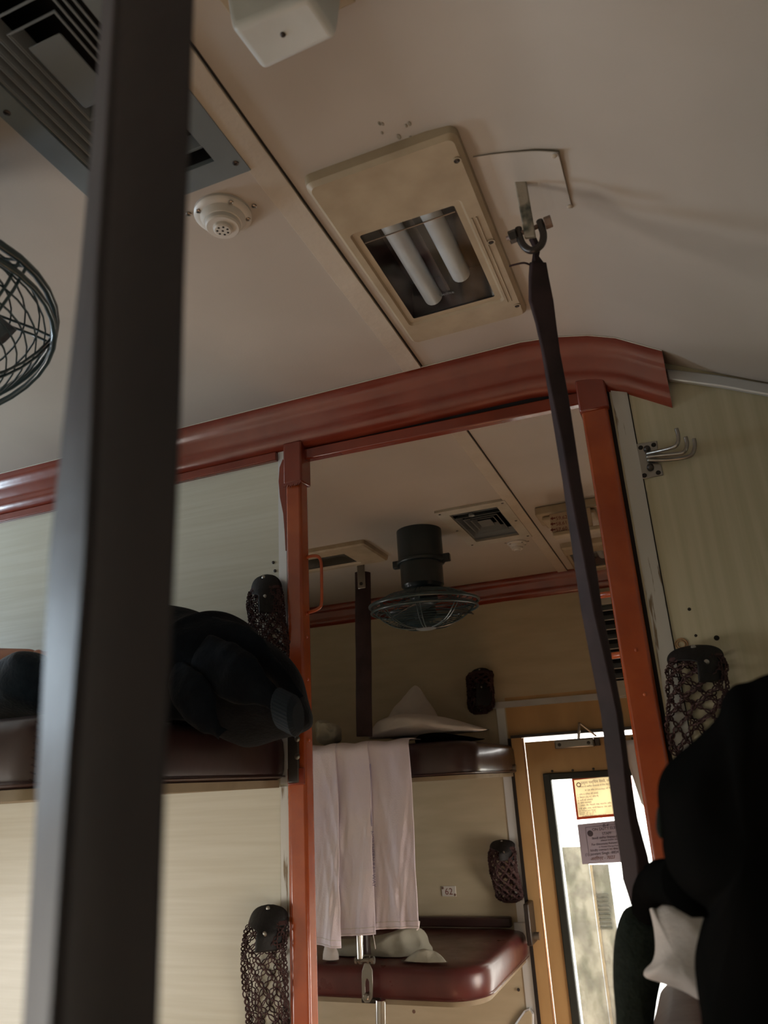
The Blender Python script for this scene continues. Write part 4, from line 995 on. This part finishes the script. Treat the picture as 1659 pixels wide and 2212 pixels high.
# ---- towel over far upper berth
tw = empty('hanging_sheet', onY(800, 1990, FU-0.02), 'white cotton sheet hanging over the far upper berth edge', 'sheet')
zt_ = zt+0.012
LX = onY(690, 1800, FU-.02).x-0.05
def towel(u, v, panel=0):
    xl_, xr_, bot, yo = panel_d[panel]
    # v: 0 lies on the berth, then over the edge, then hangs
    s_ = v*(0.16+zt_-bot)
    if s_ < 0.13: y = FU+0.13-s_-0.02; z = zt_+0.004
    elif s_ < 0.17:
        a_ = (s_-0.13)/0.04*math.pi/2; y = FU-0.02-0.032*math.sin(a_)+0.0; z = zt_+0.004-0.022*(1-math.cos(a_))
    else: y = FU-0.052; z = zt_-0.018-(s_-0.17)
    hang = max(0, min(1, (zt_-z)/0.5)); f = max(0, min(1, (s_-.1)/.15))
    x = xl_+(xr_-xl_)*u
    wq = noise.noise(Vector((x*6+v*0.5, v*1.1, panel*3+1)))
    fold = 0.022*noise.noise(Vector((x*14+v*0.8, v*0.7, panel)))+0.016*abs(noise.noise(Vector((x*22-v*3.0, v*1.2, 5+panel))))+0.016*wq+0.006*abs(noise.noise(Vector((x*45+v*5.0, v*1.5, 8+panel))))+0.0018*noise.noise(Vector((x*60, v*14, 2)))
    xw = x+0.010*math.sin(v*5)*u+0.018*hang*(u-.0)
    y += -yo+fold*f*(0.35+0.65*hang)
    z += (-0.012*hang*u if panel == 0 else 0.010*hang*u)+0.004*math.sin(u*9)*(1-f)
    return (xw, y, z)
xa = onY(732, 1900, FU-.04).x; xb = onY(806, 1900, FU-.04).x; xc = onY(902, 1850, FU-.04).x
panel_d = [(LX, xa+.003, onY(720, 2034, FU-.05).z+0.004, 0.014), (xa-0.006, xb, onY(770, 2022, FU-.045).z+0.006, 0.008), (xb-0.03, xc-0.012, onY(860, 2005, FU-.04).z+0.002, 0.0)]
for k, nm in enumerate(('left_fold', 'middle_fold', 'right_fold')):
    obj(nm, MB().grid(lambda u, v: towel(u, v, k), 46, 60), M['towel'], tw, smooth=True, solid=0.0022)
for k in range(3):
    mb = MB()
    for dv in (0.0, 0.022): mb.tube([Vector(towel(u/24, 0.994-dv, k))+Vector((0, -0.0015, 0)) for u in range(25)], 0.0011, 4)
    obj('hem', mb, M['linen'], tw)
# printed mark down the seam
text('printed_mark', 'NORTHERN RAILWAY', 0.017, (xb+0.006, FU-0.060, onY(800, 1795, FU-.06).z), (0, 0, -1), (1, 0, 0), M['inkblue'], tw)
mb = MB().tube([(xb+0.012, FU-0.054, onY(800, 1650, FU-.06).z), (xb+0.011, FU-0.054, onY(800, 1700, FU-.06).z), (xb+0.010, FU-0.056, onY(800, 1785, FU-.06).z)], 0.0035, 5); obj('printed_stripe', mb, M['inkblue'], tw)
mb = MB().tube(spline([onY(905, 1990, FU-.05), onY(903, 2004, FU-.05), onY(899, 2008, FU-.052)], 4), 0.004, 6); mb.tube(spline([onY(806, 2018, FU-.05), onY(809, 2036, FU-.05), onY(811, 2050, FU-.052)], 4), 0.0012, 5)
obj('loose_thread', mb, M['linen'], tw, smooth=True)

# ---- pillows on far upper berth
def pillow(pts, Y, front, back, label, m, seed, amp=0.008, name='pillow', cat='pillow', nrm=(0, -1, 0.15), fr=14, flat=0.5, group=None, zmin=None):
    o = obj(name, MB().inflate(lin_outline([onY(x, y, Y) for x, y in pts], 9), nrm, front, back, 22, amp, fr, seed, flat, None, zmin), m, None, smooth=True)
    tag(o, label, cat, group); return o
ZB1, ZB2 = zt+0.008, zt2+0.008
pillow([(800, 1596), (812, 1570), (840, 1553), (880, 1546), (930, 1546), (980, 1554), (1030, 1569), (1057, 1581), (1030, 1592), (990, 1592), (950, 1587), (900, 1592), (850, 1594)], 2.74, 0.10, 0.12, 'plump white pillow lying on the far upper berth', M['linen'], 3, zmin=ZB1+0.028)
pillow([(828, 1590), (842, 1545), (866, 1514), (898, 1481), (922, 1510), (944, 1545), (958, 1590), (890, 1596)], 3.04, 0.035, 0.045, 'white pillow standing on its corner behind the flat one', M['linen'], 5, zmin=ZB1)
pillow([(690, 1606), (688, 1560), (705, 1556), (716, 1564), (730, 1566), (737, 1578), (728, 1604)], 2.74, 0.05, 0.05, 'crumpled cream cloth behind the left post on the far upper berth', M['greylinen'], 8, 0.016, 'crumpled_cloth', 'cloth', fr=26, zmin=ZB1)
pillow([(910, 1612), (908, 1592), (960, 1588), (1010, 1594), (1045, 1600), (1020, 1612)], 2.78, 0.10, 0.12, 'folded dark blanket under the flat white pillow', M['black'], 9, 0.003, 'folded_blanket', 'blanket', zmin=ZB1)
# ---- linen heap on middle berth
pillow([(708, 2084), (712, 2040), (760, 2028), (830, 2020), (880, 2000), (905, 2004), (925, 2030), (935, 2052), (925, 2078), (860, 2084), (780, 2084)], 2.80, 0.11, 0.10, 'grey-green crumpled bedding bundle on the far middle berth', M['greylinen'], 11, 0.030, 'bedding_bundle', 'bedding', fr=9, zmin=ZB2)
pillow([(868, 2086), (885, 2064), (915, 2050), (945, 2058), (968, 2084), (935, 2086), (905, 2088)], 2.655, 0.02, 0.02, 'loose sheet corner trailing from the bedding bundle on the middle berth', M['greylinen'], 13, 0.008, 'sheet_corner', 'sheet', fr=20, zmin=ZB2)
pillow([(700, 2092), (702, 2040), (722, 2044), (730, 2062), (728, 2090)], 2.645, 0.014, 0.016, 'small white cloth scrap beside the left post on the middle berth', M['linen'], 15, 0.004, 'cloth_scrap', 'cloth', fr=26, zmin=ZB2)

# ---- steel link hardware
hw_ = empty('berth_link', onY(795, 2200, FU-.035), 'chrome rod and slotted steel link in front of the far middle berth', 'bracket')
YH = FU-0.035
def cyl(a, b, r, m, nm, n=14, **k): return obj(nm, MB().tube([a, b], r, n), m, hw_, auto=40, **k)
cyl(onY(776, 1995, YH), onY(779, 2070, YH), 0.0115, M['chrome'], 'upper_rod')
obj('rear_strap', MB().rings([[onY(785, 1995, YH+.02), onY(797, 1995, YH+.02), onY(797, 1995, YH+.024), onY(785, 1995, YH+.024)], [onY(785, 2062, YH+.02), onY(802, 2062, YH+.02), onY(802, 2062, YH+.024), onY(785, 2062, YH+.024)]]), M['vinyldark'], hw_)
cyl(onY(768, 2075, YH), onY(809, 2072, YH), 0.0065, M['steel'], 'cross_bolt')
for x in (771, 779, 797, 806): cyl(onY(x-3, 2074.5, YH), onY(x+2, 2074, YH), 0.0115, M['steel'], 'nut', 8)
out = [(787, 2080), (796, 2080), (804, 2096), (805, 2130), (804, 2156), (798, 2166), (788, 2167), (782, 2158), (781, 2110), (782, 2097)]
op = [onY(x, y, YH-.004) for x, y in out]; c = sum(op, Vector())/len(op)
inn = []
for p in op:
    d_ = p-c; inn.append(Vector((c.x+d_.x*0.38, p.y, c.z-0.012+d_.z*0.42)))
obj('link_plate', MB().rings([[p+Vector((0, .005, 0)) for p in op], op, inn, [p+Vector((0, .005, 0)) for p in inn]], cap=False, closed=True), M['steel'], hw_, bevel=0.001)
T = Matrix.Translation(onY(792, 2153, YH-.009)) @ Matrix.Rotation(math.pi/2, 4, 'X')
obj('link_bolt', MB().lathe([(0.010, -0.02), (0.010, 0.006), (0.007, 0.009)], T, 16), M['steel'], hw_, auto=40)
cyl(onY(783, 2160, YH+.006), onY(822, 2162, YH+.006), 0.008, M['darksteel'], 'cross_pin')
cyl(onY(822, 2160, YH), onY(826, 2560, YH), 0.0165, M['chrome'], 'lower_rod')
p1_ = onY(822, 2160, YH)
# ---- folded side table at the foot of the door
cc = [onY(1116, 2212, D2-.02), onY(1134, 2186, D2-.02), onY(1143, 2181, D2-.02), onY(1150, 2190, D2-.02), onY(1152, 2330, D2-.02), onY(1080, 2330, D2-.02), onY(1096, 2240, D2-.02)]
tb = obj('folded_table', MB().rings([cc, [p+Vector((0, .012, 0)) for p in cc]]), M['wallF'], None, bevel=0.003); tag(tb, 'rounded corner of a folded panel at the bottom beside the door jamb', 'panel')
obj('edge_band', MB().tube([p+Vector((0, .006, 0)) for p in cc], 0.006, 6, closed=True), M['alu'], tb, loc=WORLDLOC[tb])

# ---- clothes and sleeper on the near upper berth
def heap(name, px, Y, front, back, label, m, seed, amp, fr, cat, parent=None, sub=5, flat=.5, K=16, zmin=None, xlim=9.0):
    o = obj(name, MB().inflate(lin_outline([onY(x, y, Y) for x, y in px], sub), (0, -1, 0.2), front, back, K, amp, fr, seed, flat, None, zmin, xlim), m, parent, smooth=True, subsurf=1)
    if parent is None: tag(o, label, cat)
    return o
jk = heap('jacket', [(150, 1592), (160, 1440), (230, 1360), (310, 1338), (385, 1330), (440, 1333), (475, 1346), (500, 1348), (530, 1341), (556, 1368), (600, 1400), (640, 1442), (655, 1500), (664, 1545), (655, 1570), (610, 1588), (500, 1612), (300, 1640)],
     1.16, 0.15, 0.12, 'dark navy jacket heaped at the end of the left upper berth', M['navy'], 2, 0.016, 9, 'jacket', zmin=0.1195, xlim=-0.768)
def ridge_cloth(name, path, Y, wid, hgt, m, parent, seed):
    """a flattened fold of cloth lying on the heap"""
    P = spline([onY(x, y, Y-d_) for x, y, d_ in path], 7); n_ = len(P)
    def fn(u, v):
        i_ = min(int(u*(n_-1)), n_-2); p_ = P[i_].lerp(P[i_+1], u*(n_-1)-i_); t_ = (P[i_+1]-P[i_]).normalized(); w_ = t_.cross(Vector((0, -1, 0))).normalized()
        e_ = 0.35+0.65*math.sin(math.pi*min(1, u*1.1+0.05)); a_ = (v-0.5)*math.pi
        q_ = p_+w_*wid*e_*math.sin(a_)+Vector((0, -1, 0))*hgt*e_*(math.cos(a_)-0.4)
        return q_+noise.noise_vector(q_*24+Vector((seed, 0, 0)))*0.007+noise.noise_vector(q_*70)*0.002
    return obj(name, MB().grid(fn, 40, 16), m, parent, smooth=True, subsurf=1)
ridge_cloth('sleeve', [(385, 1405, .10), (440, 1420, .135), (500, 1452, .155), (560, 1495, .155), (612, 1536, .150)], 1.16, .040, .022, M['navy'], jk, 1)
ridge_cloth('hem_fold', [(375, 1440, .13), (400, 1490, .165), (440, 1545, .17), (480, 1590, .165)], 1.16, .034, .016, M['navy'], jk, 5)
ridge_cloth('body_fold', [(380, 1350, .08), (440, 1365, .10), (520, 1395, .11), (590, 1450, .11), (640, 1510, .10)], 1.16, .030, .018, M['navy'], jk, 9)
# ribbed cuff
ca, cb = onY(598, 1526, 1.01), onY(645, 1550, 1.01)
T = frame_m(ca, (0, 0, 1), (cb-ca)); n_ = 64; rings = []
Lc = (cb-ca).length
for z in (0, Lc*0.15, Lc*0.5, Lc*0.85, Lc):
    rings.append([T @ Vector(((0.029+0.0010*(k % 2)+(-.009 if z in (0, Lc) else 0))*math.cos(2*math.pi*k/n_), (0.029+0.0010*(k % 2)+(-.009 if z in (0, Lc) else 0))*math.sin(2*math.pi*k/n_), z)) for k in range(n_)])
obj('ribbed_cuff', MB().rings(rings), M['cuff'], jk, label='ribbed cuff end')
# sleeping person: continuous skinned body, bare forearm, dark clothes
ps = empty('person', (-1.55, 1.08, 0.115), 'person in dark clothes lying on the left upper berth, bare forearm showing', 'person')
def skinned(name, pts, edges, rad, m, parent):
    me = bpy.data.meshes.new(name); loc = WORLDLOC[parent]
    me.from_pydata([tuple(Vector(p)-loc) for p in pts], edges, []); o = bpy.data.objects.new(name, me); link(o); o.parent = parent; WORLDLOC[o] = loc
    sk = o.modifiers.new('skin', 'SKIN'); sk.use_smooth_shade = True
    if not me.skin_vertices: me.skin_vertices.new()
    for v, r in zip(me.skin_vertices[0].data, rad): v.radius = (r, r) if not isinstance(r, tuple) else r
    me.skin_vertices[0].data[0].use_root = True
    md = o.modifiers.new('sub', 'SUBSURF'); md.levels = 2; md.render_levels = 2
    me.materials.append(m); return o
zb_ = 0.150
fa0 = onY(-60, 1432, 1.02); fa1 = onY(85, 1424, 1.02)
body_pts = [(-1.52, 1.10, zb_+0.11), (-1.68, 1.10, zb_+0.12), (-1.86, 1.10, zb_+0.125), (-1.97, 1.10, zb_+0.12), (-2.03, 1.10, zb_+0.12), (-2.10, 1.10, zb_+0.125), (-2.20, 1.10, zb_+0.135),
            (-1.90, 0.97, zb_+0.15), (-1.62, 0.94, zb_+0.19), (-1.38, 0.98, fa0.z+0.0), (fa0.x, fa0.y, fa0.z), (fa1.x, fa1.y, fa1.z-0.004),
            (-1.45, 1.03, zb_+0.09), (-1.30, 1.05, zb_+0.10), (-1.22, 1.10, zb_+0.08), (-1.16, 1.12, zb_+0.07),
            (-1.45, 1.18, zb_+0.09), (-1.30, 1.20, zb_+0.10), (-1.22, 1.22, zb_+0.08), (-1.16, 1.22, zb_+0.07),
            (-1.88, 1.24, zb_+0.12), (-1.70, 1.29, zb_+0.08), (-1.52, 1.28, zb_+0.07)]
body_e = [(0, 1), (1, 2), (2, 3), (3, 4), (4, 5), (5, 6), (2, 7), (7, 8), (8, 9), (9, 10), (10, 11), (0, 12), (12, 13), (13, 14), (14, 15), (0, 16), (16, 17), (17, 18), (18, 19), (2, 20), (20, 21), (21, 22)]
body_r = [.10, .095, .105, .06, .05, .085, .09, .05, .042, .036, .030, .023, .075, .055, .042, .035, .075, .055, .042, .035, .05, .042, .03]
skinned('body', body_pts, body_e, body_r, M['skin'], ps)
# hand and fingers at the wrist (behind the foreground strap)
for k in range(4):
    b_ = fa1+Vector((0.05, -0.018+0.012*k, -0.004)); skinned('finger', [fa1, b_, b_+Vector((0.03, 0, -0.006)), b_+Vector((0.05-abs(k-1)*0.004, 0, -0.02))], [(0, 1), (1, 2), (2, 3)], [.016, .0095, .0085, .007], M['skin'], ps)
skinned('thumb', [fa1, fa1+Vector((0.022, -0.026, 0.002)), fa1+Vector((0.042, -0.036, -0.008))], [(0, 1), (1, 2)], [.015, .0105, .008], M['skin'], ps)
skinned('shirt', [body_pts[i] for i in (0, 1, 2, 3, 7, 8, 20, 21)], [(0, 1), (1, 2), (2, 3), (2, 4), (4, 5), (2, 6), (6, 7)], [.115, .108, .118, .065, .062, .055, .062, .052], M['slate'], ps)
skinned('trousers', [body_pts[i] for i in (0, 12, 13, 14, 16, 17, 18)], [(0, 1), (1, 2), (2, 3), (0, 4), (4, 5), (5, 6)], [.112, .086, .066, .052, .086, .066, .052], M['slate'], ps)
hd = Vector((-2.16, 1.10, zb_+0.135))
def ell(c, rx, ry, rz, nm, m, zmin=-1):
    obj(nm, MB().grid(lambda u, v: (c.x+rx*math.cos(2*math.pi*u)*math.sin(math.pi*v), c.y+ry*math.sin(2*math.pi*u)*math.sin(math.pi*v), c.z+rz*math.cos(math.pi*v)), 20, 12), m, ps, smooth=True)
ell(hd+Vector((-0.045, 0, 0.0)), .085, .084, .088, 'hair', M['hair'])
for s_ in (-1, 1): ell(hd+Vector((0.02, s_*0.032, 0.086)), .010, .013, .006, 'eye', M['white'])
ell(hd+Vector((0.048, 0, 0.10)), .022, .012, .016, 'nose', M['skin'])
ell(hd+Vector((0.082, 0, 0.078)), .007, .024, .006, 'mouth', M['vinyl'])
for s_ in (-1, 1): ell(hd+Vector((0.015, s_*0.088, 0.01)), .024, .008, .015, 'ear', M['skin'])
# slate blanket edge seen left of the foreground strap
bl = obj('blanket', MB().inflate(lin_outline([onY(x, y, 0.93) for x, y in ((-160, 1540), (-150, 1470), (-80, 1460), (0, 1450), (30, 1432), (70, 1418), (110, 1425), (130, 1500), (110, 1540), (40, 1545), (-60, 1545))], 5), (0, -1, .2), 0.06, 0.12, 12, .014, 12, 4), M['slate'], None, smooth=True, subsurf=1)
tag(bl, 'slate blue knit cloth bunched beside the sleeper’s forearm'.replace('’s', ''), 'blanket')
# pillow for the sleeper
pw = obj('pillow', MB().inflate(lin_outline([(-2.40, .92, zb_-.015), (-2.0, .90, zb_-.015), (-1.99, 1.30, zb_-.015), (-2.40, 1.30, zb_-.015)], 6), (0, 0, 1), 0.03, 0.01, 8, .004, 10, 2), M['linen'], None, smooth=True)
tag(pw, 'white pillow under the head of the lying person', 'pillow')

# ---- backpack, white pillow on the side berth, at the right
bk = empty('backpack', (0.13, 0.62, -0.28), 'large black cloth backpack looming at the right edge', 'backpack')
out = [(1660, 1458), (1620, 1474), (1585, 1482), (1562, 1510), (1548, 1550), (1510, 1590), (1460, 1635), (1432, 1665), (1419, 1700), (1420, 1745), (1428, 1790), (1432, 1840), (1450, 1885), (1485, 1925), (1527, 1958), (1512, 2000),
       (1500, 2060), (1505, 2120), (1515, 2180), (1530, 2260), (1640, 2420), (1900, 2440), (2080, 2250), (2100, 1900), (2040, 1600), (1880, 1450), (1760, 1440)]
obj('main_compartment', MB().inflate(lin_outline([onY(x, y, 0.62) for x, y in out], 4), (0, -1, 0), 0.10, 0.10, 14, .008, 14, 7, .45, None, -0.242), M['black'], bk, smooth=True, subsurf=1)
obj('zip_puller', MB().inflate(lin_outline([onY(x, y, 0.60) for x, y in ((1420, 1745), (1432, 1752), (1436, 1790), (1428, 1812), (1417, 1790))], 4), (0, -1, 0), 0.003, 0.003, 5), M['greencloth'], bk, smooth=True)
obj('shoulder_strap', MB().tube(spline([onY(1500, 1905, .60), onY(1460, 1905, .66), onY(1425, 1906, .74), onY(1404, 1922, .82), onY(1398, 1955, .88), onY(1396, 1990, .92)], 6), [0.022, 0.021, 0.02, 0.019, 0.018, 0.018]+[0.017]*6+[0.015]*19, 12), M['black'], bk, smooth=True)
pad = [(1352, 1962), (1335, 1995), (1326, 2045), (1324, 2110), (1330, 2180), (1340, 2260), (1404, 2300), (1412, 2215), (1420, 2160), (1432, 2090), (1420, 2020), (1408, 1975), (1385, 1955)]
obj('shoulder_pad', MB().inflate(lin_outline([onY(x, y, 0.90) for x, y in pad], 4), (0, -1, 0), 0.022, 0.022, 8, .002, 18, 3, .4), M['greencloth'], bk, smooth=True, label='dark green padded shoulder strap')
pp = [(1403, 1942), (1420, 1946), (1450, 1935), (1490, 1938), (1530, 1945), (1580, 2000), (1590, 2160), (1540, 2175), (1515, 2168), (1470, 2140), (1425, 2122), (1395, 2112), (1391, 2098), (1405, 2080), (1413, 2050), (1412, 2000)]
pw2 = obj('pillow', MB().inflate(lin_outline([onY(x, y, 0.84) for x, y in pp], 4), (0, -1, 0.1), 0.035, 0.05, 12, .010, 15, 6, .5, None, -0.238), M['linen'], None, smooth=True)
tag(pw2, 'crumpled white pillow corner beside the black backpack', 'pillow')

# ------------------------------------------------------------------ lift the whole scene so that the floor lies at z = 0
for o in sc.objects:
    if o.parent is None: o.location.z += EYE
bpy.context.view_layer.update()
